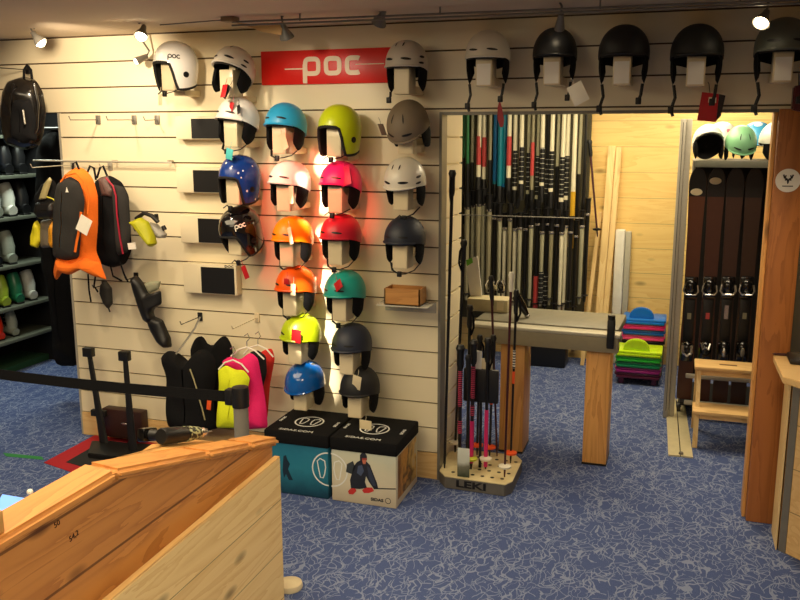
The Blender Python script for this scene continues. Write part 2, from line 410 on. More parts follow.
# ================================================================ HELMETS
def hshape(az, ph, k=1., style='half'):      # az 0 = front (-Y); ph degrees from the crown
    rx, ry, rz = .099*k, .125*k, .115*k
    a = math.radians(az)
    if ph <= 90:
        p = math.radians(ph); r, z = math.sin(p)**.9, math.cos(p)*rz
    else:
        r, z = 1-.10*((ph-90)/55)**2, -.132*k*(ph-90)/62
    return Vector((rx*r*math.sin(a), -ry*r*math.cos(a), z))
def rim(az, style):
    a = abs((az+180) % 360-180)
    sm = lambda x: x*x*(3-2*x)
    if style == 'half':
        if a < 55: return 96
        if a < 130: return 96+10*sm((a-55)/75)
        return 106+6*sm((a-130)/50)
    if a < 36: return 92+2*a/36
    if a < 66: return 94+62*sm((a-36)/30)
    return 156-24*sm((a-66)/114)
def shell_mesh(style):
    mb = MB(); NU, NV = 56, 14
    def f(k):
        def g(u, v):
            az = u*360; return hshape(az, 4+(rim(az, style)-4)*v, k, style)
        return g
    mb.grid(f(1.), NU, NV, True); 
    top = mb.bm.verts.new((0, 0, .1148)); 
    mb.bm.verts.ensure_lookup_table(); V = mb.bm.verts
    for i in range(NU): mb.bm.faces.new((V[i*NV], V[((i+1) % NU)*NV], top))
    n0 = len(V)
    mb.grid(lambda u, v: hshape(u*360, (rim(u*360, style))*(.55+.45*v) - 0, .93, style)+Vector((0, 0, 0)), NU, 5, True)
    mb.bm.verts.ensure_lookup_table(); V = mb.bm.verts
    for i in range(NU):                     # join the rims
        j = (i+1) % NU
        mb.bm.faces.new((V[i*NV+NV-1], V[j*NV+NV-1], V[n0+j*5+4], V[n0+i*5+4]))
    if style == 'half':                     # small brim lip
        pts = [hshape(a, 95, 1.0)+Vector((0, -.004*math.cos(math.radians(a)), 0)) for a in range(-60, 61, 6)]
        mb.tube(pts, .0055, 6)
    return mb.mesh('shell', 50)
def liner_mesh(style):
    mb = MB(); NU = 40
    mb.grid(lambda u, v: hshape(u*360, 3+(rim(u*360, style)+(5 if style == 'half' else 2)-3)*v, .925, style), NU, 12, True)
    mb.bm.verts.ensure_lookup_table(); V = mb.bm.verts
    mb.bm.faces.new([V[i*12] for i in range(NU)])
    if style == 'full':
        pts = [hshape(a, rim(a, style)+1, .965, style) for a in range(0, 360, 8)]; mb.tube(pts, .008, 6, True)
    return mb.mesh('liner', 60)
def ear_mesh(s):
    mb = MB()
    def g(u, v):                            # padded flap from the rim down, following the side
        az = s*(66+52*u); ph = 97+(55-24*abs(u-.45)**1.5*2)*v
        return hshape(az, ph, .955+.035*math.sin(PI*v)*math.sin(PI*u))
    def g2(u, v):
        az = s*(68+48*u); ph = 97+(53-24*abs(u-.45)**1.5*2)*v
        return hshape(az, ph, .84)
    n, m = 9, 7
    mb.grid(g, n, m); mb.grid(g2, n, m); mb.bm.verts.ensure_lookup_table(); V = mb.bm.verts; o = n*m
    b = [(i, 0) for i in range(n)]+[(n-1, j) for j in range(1, m)]+[(i, m-1) for i in range(n-2, -1, -1)]+[(0, j) for j in range(m-2, 0, -1)]
    for (i, j), (k, l) in zip(b, b[1:]+b[:1]): mb.bm.faces.new((V[i*m+j], V[k*m+l], V[o+k*m+l], V[o+i*m+j]))
    return mb.mesh('ear_pad', 60)
def vent_mesh(az, ph, da, dp, slant=0):
    mb = MB(); n = 8
    def g(u, v):
        w = math.sin(PI*min(max(u, .02), .98))**.4
        return hshape(az+da*(u-.5), ph+slant*(u-.5)+dp*(v-.5)*w, 1.012)
    mb.grid(g, n, 3); return mb.mesh('vent', 80)
def strap_mesh(style, v):
    mb = MB(); x = .078; zt = -.125 if style == 'half' else -.125
    if v == 0: pts = [(-x, -.0, zt), (-.055, -.03, zt-.034), (-.01, -.045, zt-.048), (.025, -.045, zt-.044), (.06, -.02, zt-.028), (x, .0, zt)]
    elif v == 1: pts = [(-x, -.02, zt), (-x+.008, -.03, zt-.05), (-x-.006, -.03, zt-.10), (-x+.004, -.035, zt-.125)]
    elif v == 4: pts = [(-x, -.02, zt), (-x+.004, -.03, zt-.02), (-x-.004, -.032, zt-.04), (-x+.006, -.036, zt-.052)]
    elif v == 3: pts = [(x, -.02, zt), (x-.004, -.03, zt-.045), (x-.012, -.03, zt-.07)]
    else: pts = [(x, -.02, zt), (x-.02, -.06, zt-.025), (x-.06, -.088, zt-.04), (.0, -.094, zt-.024), (-.02, -.098, zt-.04)]
    mb.tube(pts, .0062, 6, flat=.45)
    p = pts[2]; mb.box((p[0]-.011, p[1]-.008, p[2]-.014), (p[0]+.011, p[1]+.008, p[2]+.014), .003)
    return mb.mesh('chin_strap', 60)
HM = {}
def HMget(k, f):
    if k not in HM: HM[k] = f()
    return HM[k]
def tag_mesh(w, h):
    mb = MB(); mb.box((-w/2, -.001, -h), (w/2, .001, 0), .0006); mb.tube([(0, 0, -.004), (.004, 0, .016), (0, .004, .035)], .0012, 5); return mb.mesh('price_tag', 40)
def helmet(px, py, label, m, style='half', rot=(0, 0, 0), Y=None, strap=0, vents='slits', tags=(), k=1., group='helmets displayed on the slat wall', mark=None, bracket=True, kz=1., cardless=False, blab=None):
    """px,py: where the middle of the crown-to-rim dome sits"""
    Y = D-.175 if Y is None else Y
    c = P(px, py, Y); c.z -= .009*k
    t = thing('ski_helmet', label, 'helmet', c, tuple(math.radians(a) for a in rot), group); t.scale = (k, k, k*kz)
    link('shell', HMget(('shell', style), lambda: shell_mesh(style)), m, t)
    link('liner', HMget(('liner', style), lambda: liner_mesh(style)), M_FOAM, t)
    if style == 'half':
        for s in (-1, 1): link('ear_pad', HMget(('ear', s), lambda: ear_mesh(s)), M_BLACKF, t)
    vs = {'slits': [(-26, 80, 28, 5, 2), (26, 80, 28, 5, 2)], 'four': [(-26, 78, 28, 6, 2), (26, 78, 28, 6, 2), (-26, 38, 7, 18, 14), (26, 38, 7, 18, -14)], 'six': [(-26, 80, 28, 6, 2), (26, 80, 28, 6, 2), (-16, 40, 7, 12, 8), (16, 40, 7, 12, -8), (74, 74, 18, 6, 0), (70, 88, 18, 5, 0)], 'none': []}[vents]
    for v in vs: link('vent', HMget(('vent', v), lambda: vent_mesh(*v)), M_BLACK, t)
    if style == 'full': link('ear_hole', HMget('hole', lambda: vent_mesh(84, 118, 16, 14)), M_BLACK, t)
    if strap is not None: link('chin_strap', HMget(('strap', style, strap), lambda: strap_mesh(style, strap)), M_BLACK, t)
    if strap == 1: link('chin_strap', HMget(('strap', style, 3), lambda: strap_mesh(style, 3)), M_BLACK, t)
    for (x, y, z, w, h, rx, rz_, tm) in tags:
        o = link('price_tag', HMget(('tag', w, h), lambda: tag_mesh(w, h)), tm, t); o.location = (x, y, z); o.rotation_euler = (math.radians(rx), 0, math.radians(rz_))
        o.rotation_euler[1] = math.radians(rx*2)
    if mark: 
        b = MB(); a0, p0 = mark
        for i in range(3): 
            cc = hshape(a0-11+11*i, p0, 1.004); nn = Vector((cc.x/.0098, cc.y/.0156, cc.z/.0132)).normalized(); s_ = nn.cross(Vector((0, 0, 1))).normalized(); u_ = s_.cross(nn); s_ = -s_
            b.strip([cc+.009*(math.cos(q*PI/4)*s_+math.sin(q*PI/4)*u_) for q in range(1, 9 if i < 2 else 8)], nn, .005, .001, closed=i < 2)
            if i == 0: b.strip([cc-.009*s_, cc-.009*s_-.022*u_], nn, .005, .001)
        link('letters', b.mesh('letters'), M_BLACK if m != M_HBLACK else M_WHITE, t)
    if bracket:
        bl = blab or ('white block bracket holding the ' + label.split(' helmet')[0].split(' with')[0] + ' helmet')
        bt = thing('helmet_bracket', bl[:110], 'bracket', (c.x, D, c.z-.05*k), group='helmet brackets on the slat wall')
        z1 = c.z + .006; w = .038; za = c.z-.098-max(0, -math.sin(math.radians(rot[0])))*.085-(.028 if style == 'full' else 0); fy = .085-max(0, math.sin(math.radians(rot[0])))*.07
        b = MB(); b.box((c.x-w, c.y-fy, c.z-.14), (c.x+w, c.y+.02, c.z-.004-(.085-fy)*.6), .004); b.build('block', M_IVORY, bt)
        b = MB(); b.box((c.x-w+.004, c.y+.019, min(c.z-.135, za-.03)), (c.x+w-.004, D-.0008, za), .002); b.build('arm', M_IVORY, bt)
        b = MB(); b.box((c.x-w+.006, c.y-fy-.0015, c.z-.134), (c.x+w-.006, c.y-fy-.0001, c.z-.04)); b.build('price_card', M_IVORY if Y < D-.1 and py > 60 else M_WHITE, bt)
        b = MB(); b.box((c.x-.018, c.y-.02, c.z-.06), (c.x+.018, c.y+.01, c.z+.06*k), .003); b.build('peg', M_IVORY, bt)
    return t
def hm(name, col, rough=.4, **kw): return mat('helmet_'+name, col, rough, var=.02, **kw)
M_HBLACK = hm('gloss_black', (12, 12, 15), .12, coat=.8)
TW = (.06, -.13, .03, .045, .07, 8, 0, M_WHITE)
# ---- first column
helmet(176, 62, 'glossy white race helmet with dark letters on its side, top left', hm('gloss_white', (246, 244, 238), .18, coat=.6), 'full', (-4, 0, -18), strap=2, vents='none', mark=(52, 78), tags=((-.04, -.07, -.16, .03, .06, 0, 0, M_IVORY),))
helmet(234, 68, 'pale grey vented helmet left of the red sign', hm('pale_grey', (228, 222, 208), .4), 'half', (-22, 4, -10), strap=None, vents='six', tags=((.07, -.08, -.12, .03, .07, 14, 0, M_BLACK), (.05, -.09, -.12, .03, .07, -4, 0, M_TAGRED)))
helmet(238, 118, 'white vented helmet with red tag beside the topmost black panel', hm('white_satin', (240, 236, 226), .35), 'half', (-10, 3, -14), strap=0, vents='slits', tags=((.05, -.11, .07, .026, .06, 6, 0, M_TAGRED), (.075, -.09, .06, .02, .05, -12, 0, M_BLACK)))
helmet(240, 175, 'dark blue helmet sprinkled with white dots', dots('helmet_blue_dots', (18, 58, 140), (225, 235, 245), 26, .16), 'full', (-4, 2, -12), strap=2, vents='none', tags=((.03, -.12, .14, .045, .055, 6, 0, hm('tag_turquoise', (90, 205, 205))),))
helmet(240, 226, 'glossy black race helmet with white letters beside a black panel', M_HBLACK, 'full', (16, 0, -18), strap=2, vents='none', mark=(58, 70), tags=((.05, -.09, -.18, .04, .07, -12, 0, M_TAGRED),))
# ---- second column
helmet(286, 124, 'sky blue helmet in the top row under the sign', hm('sky_blue', (52, 178, 232), .35), 'half', (-10, 0, -8), tags=((.05, -.11, -.06, .04, .10, -16, 0, M_IVORY),))
helmet(290, 181, 'white helmet between the sky blue and yellow-orange ones', hm('warm_white', (246, 242, 236), .35), 'half', (-8, 2, -12), strap=None, tags=((.085, -.10, -.02, .03, .09, -4, 0, M_IVORY),))
helmet(293, 236, 'yellow-orange helmet below the white one', hm('amber', (255, 150, 14), .35), 'half', (-4, 0, -10), strap=0, tags=((.055, -.115, .06, .022, .09, -10, 0, M_IVORY),))
helmet(296, 285, 'deep orange helmet with red and white tags', hm('orange', (255, 96, 12), .35), 'half', (-4, 0, -10), strap=0, tags=((.06, -.112, .03, .03, .06, 0, 0, M_IVORY), (.025, -.122, .055, .03, .03, 0, 0, M_TAGRED)))
helmet(301, 333, 'lime helmet with a red tag above the glossy blue one', hm('lime_low', (196, 218, 24), .35), 'half', (-2, 3, -10), strap=None, tags=((.05, -.118, .055, .055, .07, 0, 6, M_TAGRED),))
helmet(305, 380, 'glossy blue helmet over the left printed cube', hm('gloss_blue', (14, 92, 176), .15, coat=.6), 'half', (12, 0, -12), strap=None, vents='none')
# ---- third column
helmet(340, 126, 'bright lime race helmet with open front in the top row', hm('lime_top', (206, 220, 22), .3), 'full', (-6, 0, -14), strap=2, vents='none')
helmet(341, 182, 'hot pink helmet below the lime race helmet', hm('pink', (240, 40, 130), .35), 'half', (-8, 0, -12), strap=2, tags=((.06, -.07, .08, .06, .10, -10, 0, hm('tag_magenta', (190, 20, 80))),))
helmet(341, 234, 'raspberry red helmet between pink and teal ones', hm('raspberry', (226, 40, 62), .35), 'half', (-4, 0, -10), strap=0)
helmet(345, 290, 'teal helmet with a red tag on its crown', hm('teal', (42, 172, 158), .35), 'half', (-2, 0, -14), strap=0, tags=((.03, -.112, .07, .05, .05, -20, 0, M_TAGRED),))
helmet(352, 343, 'navy helmet below the teal one', hm('navy_low', (44, 50, 66), .5), 'half', (0, 0, -8), strap=None)
helmet(360, 386, 'matt black helmet with a cream tag over the right printed cube', hm('matt_black_low', (24, 24, 26), .6), 'half', (0, 0, -8), strap=None, vents='none', tags=((.05, -.115, .10, .05, .075, 6, 0, M_IVORY), (.08, -.09, -.14, .07, .05, 0, 0, M_IVORY)))
# ---- fourth column
helmet(407, 63, 'light greige helmet covering the right end of the red sign', hm('greige', (206, 198, 184), .5), 'half', (0, 0, -6), strap=4, vents='six')
helmet(408, 123, 'taupe brown helmet tilted so its crown vents show', hm('taupe', (134, 120, 100), .6), 'half', (38, 0, -8), strap=None, vents='four', tags=((-.13, -.03, .03, .03, .07, 0, 0, hm('tag_taupe', (122, 106, 86))),))
helmet(405, 179, 'cream white helmet below the taupe one', hm('cream_white', (236, 230, 214), .3), 'half', (12, 0, -8), strap=2, vents='six')
helmet(405, 237, 'navy helmet alone above the small wooden box', hm('navy_high', (38, 44, 58), .5), 'half', (0, 0, -8), strap=0)
# ---- row over the storage doorway
G2 = 'helmets in the row over the storage doorway'
helmet(488, 54, 'cream white helmet first in the row over the storage doorway', hm('row_cream', (222, 214, 196), .45), 'half', strap=1, k=1.04, kz=.97, group=G2)
helmet(555, 52, 'black helmet above a hanging white tag, second over the doorway', hm('row_black_one', (20, 21, 25), .5), 'half', strap=1, k=1.0, kz=1., group=G2, tags=((.10, -.09, -.14, .07, .095, -14, 0, M_WHITE),))
helmet(624, 51, 'black helmet midway along the row over the doorway, above a long hanging strap', hm('row_black_two', (19, 19, 22), .55), 'half', strap=1, k=1.12, kz=.95, vents='none', group=G2)
helmet(697, 51, 'dark olive-black helmet directly above the hanging red carton', hm('row_black_three', (22, 25, 24), .6), 'half', strap=1, k=1.12, kz=.95, vents='none', group=G2)
helmet(783, 46, 'grey-green helmet at the end of the row beside a lit spotlight', hm('row_grey', (92, 96, 86), .5), 'half', strap=1, k=1.15, kz=.95, group=G2)
# ================================================================ SLAT WALL FITTINGS
for i, (a, b, y0, y1, lab) in enumerate(((176, 232, 119, 152, 'white shelf box with black front panel, topmost of four, beside the white vented helmet'),
        (177, 222, 171, 191, 'white shelf box with black front panel beside the dotted blue helmet'),
        (181, 232, 221, 242, 'white shelf box with black front panel beside the glossy black helmet'),
        (184, 233, 270, 292, 'lowest white shelf box, its black front panel under small letters'))):
    y0 = (118, 170, 219, 268)[i]; y1 = (139, 192, 242, 292)[i]; bx0, bx1 = ((192, 222), (194, 222), (199, 232), (202, 234))[i]
    Yf = D-.06
    p0, p1 = P(a, y1, Yf), P(bx1+2, y0, Yf)
    t = thing('display_shelf', lab, 'shelf', (p0.x, D, p0.z), group='white shelf boxes with black panels')
    b_ = MB(); b_.box((p0.x, Yf, p0.z-.002), (p1.x, D-.0008, p1.z+.012), .004); b_.build('body', M_SLAT, t)
    q0, q1 = P(bx0, y1-1, Yf), P(bx1, y0+.5, Yf)
    b_ = MB(); b_.box((q0.x, Yf-.003, p0.z+.003), (q1.x, Yf+.001, q1.z)); b_.build('black_panel', M_BLACK, t)
    if i == 3: text('letters', 'poc', .03, M_BLACK, Vector((q1.x-.03, Yf-.001, q1.z+.012)), FRONT, t, sx=1.3)
# cardboard tray on a clear shelf
p = P(403, 305, D-.13)
t = thing('acrylic_shelf', 'clear narrow shelf on the slat wall under the small wooden box', 'shelf', (p.x, D, p.z))
M_CLEAR = mat('clear_acrylic', (236, 232, 214), .12, var=.0, alpha=.55)
b_ = MB(); b_.box((p.x-.14, D-.16, p.z-.006), (p.x+.14, D-.0008, p.z), .002); b_.box((p.x-.14, D-.006, p.z-.06), (p.x+.14, D-.0008, p.z-.005)); b_.build('plate', M_CLEAR, t)
t = thing('wooden_box', 'small open tan box on the clear wall shelf', 'box', (p.x, D-.09, p.z))
M_TAN = wood('tan_ply', (206, 150, 84), (170, 112, 56), 0, knots=.0)
w, h = .095, .085; y0_, y1_ = D-.15, D-.03; z_ = p.z+.0008
b_ = MB()
b_.box((p.x-w, y0_, z_), (p.x+w, y1_, z_+.006)); b_.box((p.x-w, y0_, z_), (p.x+w, y0_+.006, z_+h)); b_.box((p.x-w, y1_-.006, z_), (p.x+w, y1_, z_+h))
b_.box((p.x-w, y0_, z_), (p.x-w+.006, y1_, z_+h)); b_.box((p.x+w-.006, y0_, z_), (p.x+w, y1_, z_+h)); b_.build('tray', M_TAN, t)
# empty slat hooks
def slat_hook(px, py, L, label, m=M_STEEL, drop=0):
    p = P(px, py, D-.004); t = thing('hanging_hook', label, 'hook', (p.x, D, p.z), group='hooks on the slat wall')
    b_ = MB(); b_.box((p.x-.015, D-.008, p.z-.035), (p.x+.015, D-.0008, p.z+.015), .002); b_.build('back_plate', m, t)
    b_ = MB(); b_.tube([(p.x, D-.006, p.z-.01), (p.x, D-L*.5, p.z-.012), (p.x, D-L, p.z-.014), (p.x, D-L-.012, p.z+.006)], .0027, 8); b_.build('prong', m, t)
slat_hook(98, 118, .24, 'empty steel wall hook above the orange backpack')
slat_hook(134, 118, .24, 'empty steel wall hook further right above the backpacks')
slat_hook(157, 118, .12, 'short empty hook nearest the glossy white race helmet')
slat_hook(73, 163, .34, 'long steel wall hook carrying the orange backpack', M_ALU)
slat_hook(110, 164, .09, 'steel wall hook carrying the black and crimson backpack', M_ALU)
slat_hook(200, 315, .20, 'dark wall hook carrying the black vests', M_BLACK)
slat_hook(257, 316, .28, 'pale wall hook carrying the bright tops', M_IVORY)
slat_hook(149, 226, .14, 'small hook behind the lime airbag pack', M_BLACK)
slat_hook(136, 275, .10, 'small hook carrying the black back protector', M_BLACK)
slat_hook(104, 283, .10, 'small hook carrying the dark hanging pouch', M_BLACK)
# ================================================================ LEFT: PACKS AND PROTECTORS
def pts2(px, Y): return [(P(a, b, Y).x, P(a, b, Y).z) for a, b in px]
def soft(name, m, parent, px, spine, t, Y, wr=.003, seed=1, back=None, power=.5):
    b_ = MB(); b_.pillow(pts2(px, Y), pts2(spine, Y), t, Y, back, wr=wr, seed=seed, power=power); return b_.build(name, m, parent, 60)
def line(name, m, parent, px, r, Y, flat=None, dy=None):
    b_ = MB(); b_.tube([P(a, b, (Y if dy is None else Y+dy[i])) for i, (a, b) in enumerate(px)], r, 8, flat=flat); return b_.build(name, m, parent, 60)
M_ORF = mat('orange_nylon', (244, 116, 22), .9, bump=.25, scale=140)
M_GREYF = mat('charcoal_nylon', (40, 38, 36), .92, bump=.25, scale=140)
M_GLOSSPACK = mat('glossy_black_shell', (20, 18, 17), .22, coat=.5)
# black pack, top left, hanging from the slat edge over the left opening
Y = 4.02
t = thing('backpack', 'glossy black backpack hanging high at the far left', 'backpack', P(25, 146, Y))
soft('body', M_GLOSSPACK, t, [(12, 80), (24, 76), (36, 80), (43, 92), (46, 110), (44, 132), (40, 146), (26, 150), (10, 146), (5, 130), (4, 108), (6, 92)], [(24, 96), (25, 130)], .10, Y, .003, 2)
soft('front_pocket', M_BLACKF, t, [(14, 100), (30, 99), (36, 118), (37, 140), (24, 144), (12, 138), (11, 115)], [(23, 110), (24, 132)], .035, Y-.095, .003, 3)
line('side_strap', M_GLOSSPACK, t, [(14, 84), (10, 104), (12, 128), (20, 142)], .008, Y-.10)
line('side_strap', M_GLOSSPACK, t, [(34, 84), (38, 104), (37, 128), (30, 142)], .008, Y-.10)
line('buckle', M_SILVER, t, [(23, 110), (25, 124)], .006, Y-.145)
line('hanging_loop', M_BLACKF, t, [(24, 78), (24, 70), (27, 65), (31, 70), (32, 79)], .007, Y-.01)
slat_hook(27.5, 68, .22, 'dark wall hook carrying the glossy black backpack', M_BLACK)
# orange pack
Y = 3.90
t = thing('backpack', 'bright orange backpack with charcoal front panel and white tag', 'backpack', P(78, 280, Y))
soft('body', M_ORF, t, [(64, 178), (74, 167), (84, 168), (93, 178), (98, 196), (98, 225), (96, 252), (101, 262), (104, 276), (94, 274), (86, 268), (72, 270), (62, 266), (58, 256), (60, 230), (61, 198)], [(79, 190), (79, 258)], .09, Y, .005, 5)
soft('front_panel', M_GREYF, t, [(59, 182), (70, 176), (80, 182), (85, 200), (82, 226), (79, 258), (66, 261), (54, 257), (54, 225), (56, 195)], [(68, 192), (66, 246)], .05, Y-.085, .002, 6)
line('zip', M_ORF, t, [(61, 182), (66, 175), (76, 173), (84, 181), (89, 198), (88, 214)], .006, Y-.112)
line('strap', M_ORF, t, [(81, 212), (80, 226), (77, 240), (75, 252)], .008, Y-.135, .5)
soft('waist_belt', M_ORF, t, [(57, 258), (70, 264), (86, 258), (100, 262), (107, 280), (94, 276), (84, 268), (70, 275), (62, 272), (56, 281), (54, 272)], [(64, 267), (94, 268)], .04, Y-.09, .004, 8)
line('hanging_loop', M_BLACKF, t, [(73, 170), (73, 163.5), (76, 162), (79, 169)], .006, Y-.02)
b_ = MB(); q = P(84, 225, Y-.155); b_.box((-.038, -.001, -.045), (.038, .001, .045), 0, Matrix.Translation(q) @ Matrix.Rotation(math.radians(28), 4, 'Y')); b_.build('price_tag', M_WHITE, t)
b_ = MB(); q = P(67, 190, Y-.132); b_.prism([q+Vector((-.009, 0, -.012)), q+Vector((.009, 0, -.012)), q+Vector((.004, 0, .002)), q+Vector((0, 0, .015)), q+Vector((-.004, 0, .002))], (0, -.002, 0)); b_.build('emblem', M_WHITE, t)
for a, b in ((88, 282), (96, 276)): line('hanging_strap', M_BLACKF, t, [(a, b-8), (a+1, b+8), (a+3, b+20)] if a == 88 else [(a, b-4), (a-2, b+10), (a+2, b+16)], .006, Y-.05, .5)
# black and crimson pack
Y = 4.07
t = thing('backpack', 'black and crimson backpack hanging behind the orange one', 'backpack', P(118, 282, Y))
soft('body', M_BLACKF, t, [(98, 178), (110, 175), (122, 182), (129, 196), (130, 225), (132, 250), (126, 264), (112, 268), (98, 262), (96, 230)], [(112, 195), (114, 250)], .085, Y, .003, 9)
soft('side_panel', M_GREYF, t, [(112, 184), (124, 187), (129, 200), (131, 232), (128, 252), (118, 256), (115, 225)], [(121, 200), (123, 240)], .03, Y-.065, .002, 10)
line('trim', mat('crimson', (168, 18, 52), .5), t, [(106, 178), (113, 186), (116, 196), (117, 215), (120, 238), (123, 254)], .005, Y-.10)
line('carry_handle', M_BLACKF, t, [(97, 178), (100, 168), (103, 166), (108, 178)], .006, Y-.03)
line('shoulder_strap', M_BLACKF, t, [(86, 176), (90, 166), (94, 168), (96, 180)], .006, Y-.03)
b_ = MB(); q = P(132, 246, Y-.10); b_.box((-.026, -.001, -.018), (.026, .001, .018), 0, Matrix.Translation(q) @ Matrix.Rotation(math.radians(-8), 4, 'Y')); b_.build('label_patch', M_WHITE, t)
for px in ([(110, 264), (113, 276), (122, 281)], [(120, 262), (124, 274), (128, 282)]): line('hanging_strap', M_BLACKF, t, px, .006, Y-.04, .5)
soft('top_pocket', mat('grey_maroon', (96, 72, 66), .5), t, [(99, 178), (108, 176), (114, 190), (112, 197), (102, 196)], [(104, 182), (108, 192)], .02, Y-.07, .002, 11)
# lime airbag unit to the right
Y = 3.93
t = thing('hanging_airbag_pack', 'lime and grey airbag pack clipped to the slat wall', 'pack', P(150, 246, Y))
soft('lime_bag', mat('lime_nylon', (190, 190, 20), .6), t, [(130, 222), (141, 217), (149, 222), (155, 236), (157, 244), (152, 247), (146, 240), (138, 230)], [(139, 223), (153, 242)], .05, Y, .003, 12)
soft('grey_bag', mat('grey_nylon', (176, 172, 164), .6), t, [(150, 222), (158, 224), (167, 234), (166, 238), (157, 238)], [(154, 227), (163, 235)], .04, Y+.05, .003, 13)
line('black_hose', M_BLACK, t, [(136, 219), (144, 213), (152, 216), (158, 222)], .012, Y)
line('black_valve', M_BLACK, t, [(156, 214), (157, 222)], .012, Y+.04)
line('black_valve', M_BLACK, t, [(163, 226), (165, 230)], .012, Y+.04)
# yellow-lined gloves / kit left of orange pack
Y = 4.06
t = thing('hanging_kit_bag', 'black and yellow kit bag hanging left of the orange backpack', 'bag', P(44, 248, Y))
soft('top_case', M_BLACKF, t, [(36, 196), (44, 183), (54, 180), (60, 192), (60, 208), (50, 215), (38, 214)], [(46, 192), (50, 205)], .05, Y, .003, 14)
soft('black_pouch', M_BLACK, t, [(37, 202), (55, 201), (58, 210), (54, 219), (40, 219), (35, 212)], [(42, 210), (52, 210)], .045, Y-.05, .002, 15)
soft('clear_sleeve', mat('clear_olive_film', (170, 160, 112), .3), t, [(44, 184), (50, 177), (52, 180), (46, 199), (39, 200)], [(48, 182), (43, 197)], .015, Y-.06, .001, 16)
line('yellow_trim', mat('yellow_trim', (206, 196, 60), .5), t, [(47, 197), (53, 199), (58, 204)], .004, Y-.07)
soft('yellow_cover', mat('yellow_nylon', (222, 210, 28), .6), t, [(37, 220), (41, 226), (42, 240), (38, 248), (32, 246), (31, 236), (34, 226)], [(37, 228), (36, 242)], .03, Y-.02, .003, 17)
soft('grey_cover', mat('olive_grey', (112, 102, 84), .7), t, [(42, 220), (52, 219), (55, 232), (52, 247), (42, 248), (40, 236)], [(47, 226), (47, 242)], .03, Y, .003, 18)
soft('orange_cover', mat('amber_nylon', (232, 160, 28), .6), t, [(54, 220), (58, 226), (58, 244), (52, 248), (49, 242), (50, 230)], [(54, 228), (54, 242)], .03, Y-.02, .003, 19)
# rail in front of these bags
p0, p1 = P(34, 161, 3.98), P(112, 163.5, 3.98)
t = thing('display_rail', 'thin horizontal steel rail behind the hanging backpacks', 'rail', p0)
b_ = MB(); b_.tube([P(33, 160.5, 4.14), P(172, 162.5, 4.14)], .005, 8); b_.build('bar', M_ALU, t)
for px in (58, 112, 168):
    b_ = MB(); q = P(px, 161, 4.14); b_.tube([(q.x, 4.14, q.z), (q.x, D-.0008, q.z)], .005, 8); b_.build('stub', M_ALU, t)
# dark hanging pouch and the back protector
t = thing('hanging_pouch', 'small dark pouch hanging under the backpacks', 'pouch', P(107, 312, 4.1))
soft('body', mat('dark_olive', (44, 42, 36), .7), t, [(101, 284), (106, 280), (112, 288), (113, 303), (109, 309), (104, 303), (100, 293)], [(106, 288), (108, 302)], .03, 4.1, .001, 20)
line('toggle', M_BLACKF, t, [(108, 307), (110, 312)], .004, 4.1)
Y = 4.08
t = thing('back_protector', 'black curved back protector hanging on the slat wall', 'protector', P(158, 348, Y))
soft('upper_plate', M_BLACK, t, [(132, 277), (137, 275), (143, 282), (149, 294), (155, 293), (161, 290), (162, 304), (156, 307), (153, 312), (156, 319), (150, 324), (144, 320), (139, 306), (134, 290)], [(137, 282), (146, 300), (151, 316)], .045, Y, .002, 21)
soft('lower_plate', M_BLACK, t, [(148, 320), (154, 316), (163, 320), (171, 338), (172, 347), (166, 348), (158, 342), (151, 330)], [(154, 323), (166, 341)], .045, Y, .002, 22)
soft('grey_padding', mat('sage_padding', (176, 178, 150), .7), t, [(145, 283), (152, 281), (161, 281), (159, 289), (150, 293)], [(149, 286), (157, 285)], .02, Y+.03, .001, 23)
# ================================================================ VESTS AND TOPS
def hanger(px, py, Y, name, label, m, w=.17):
    p = P(px, py, Y); t = thing('clothes_hanger', label, 'hanger', p, group='clothes hangers on the wall hooks')
    b_ = MB(); b_.tube([p+Vector(v) for v in ((-w, 0, -.06), (-.05, 0, -.018), (0, 0, 0), (.05, 0, -.018), (w, 0, -.06))], .0045, 8); b_.build('bar', m, t)
    b_ = MB(); b_.tube([p, p+Vector((0, 0, .03)), p+Vector((.018, 0, .05)), p+Vector((.006, 0, .075)), p+Vector((-.014, 0, .06))], .0025, 6); b_.build('hook', M_SILVER, t)
    return p
Y = 3.95
t = thing('hanging_vest', 'black padded vest with grey piping and an orange badge', 'vest', P(190, 420, Y))
soft('body', M_BLACKF, t, [(160, 358), (168, 350), (177, 352), (184, 361), (191, 361), (197, 350), (207, 349), (215, 357), (217, 372), (213, 396), (217, 428), (205, 432), (185, 430), (168, 426), (166, 400), (167, 376)], [(190, 366), (192, 418)], .075, Y, .005, 30)
line('piping', mat('grey_piping', (170, 162, 120), .5), t, [(190, 369), (194, 380), (197, 390)], .004, Y-.09); line('piping', MATS['grey_piping'], t, [(199, 398), (202, 408), (205, 420)], .004, Y-.092)
line('piping', MATS['grey_piping'], t, [(168, 376), (169, 398), (168, 418)], .003, Y-.03)
b_ = MB(); q = P(209, 405, Y-.085); b_.box((-.013, -.002, -.028), (.013, .002, .028), .002, Matrix.Translation(q) @ Matrix.Rotation(math.radians(8), 4, 'Y')); b_.build('orange_badge', mat('badge_orange', (238, 90, 30), .4), t)
line('hanging_strap', mat('grey_webbing', (120, 116, 104), .5), t, [(200, 317), (195, 328), (188, 338), (182, 346), (176, 354)], .008, Y-.02, .4, (.14, .1, .06, .02, 0))
Y = 4.11
t = thing('hanging_vest', 'black vest with round padded shoulder behind the badge vest', 'vest', P(222, 420, Y))
soft('body', M_BLACKF, t, [(190, 350), (195, 338), (203, 335), (207, 344), (214, 346), (219, 338), (226, 335), (232, 345), (234, 366), (229, 392), (231, 424), (212, 430), (196, 424), (194, 380)], [(211, 356), (213, 412)], .04, Y, .003, 31)
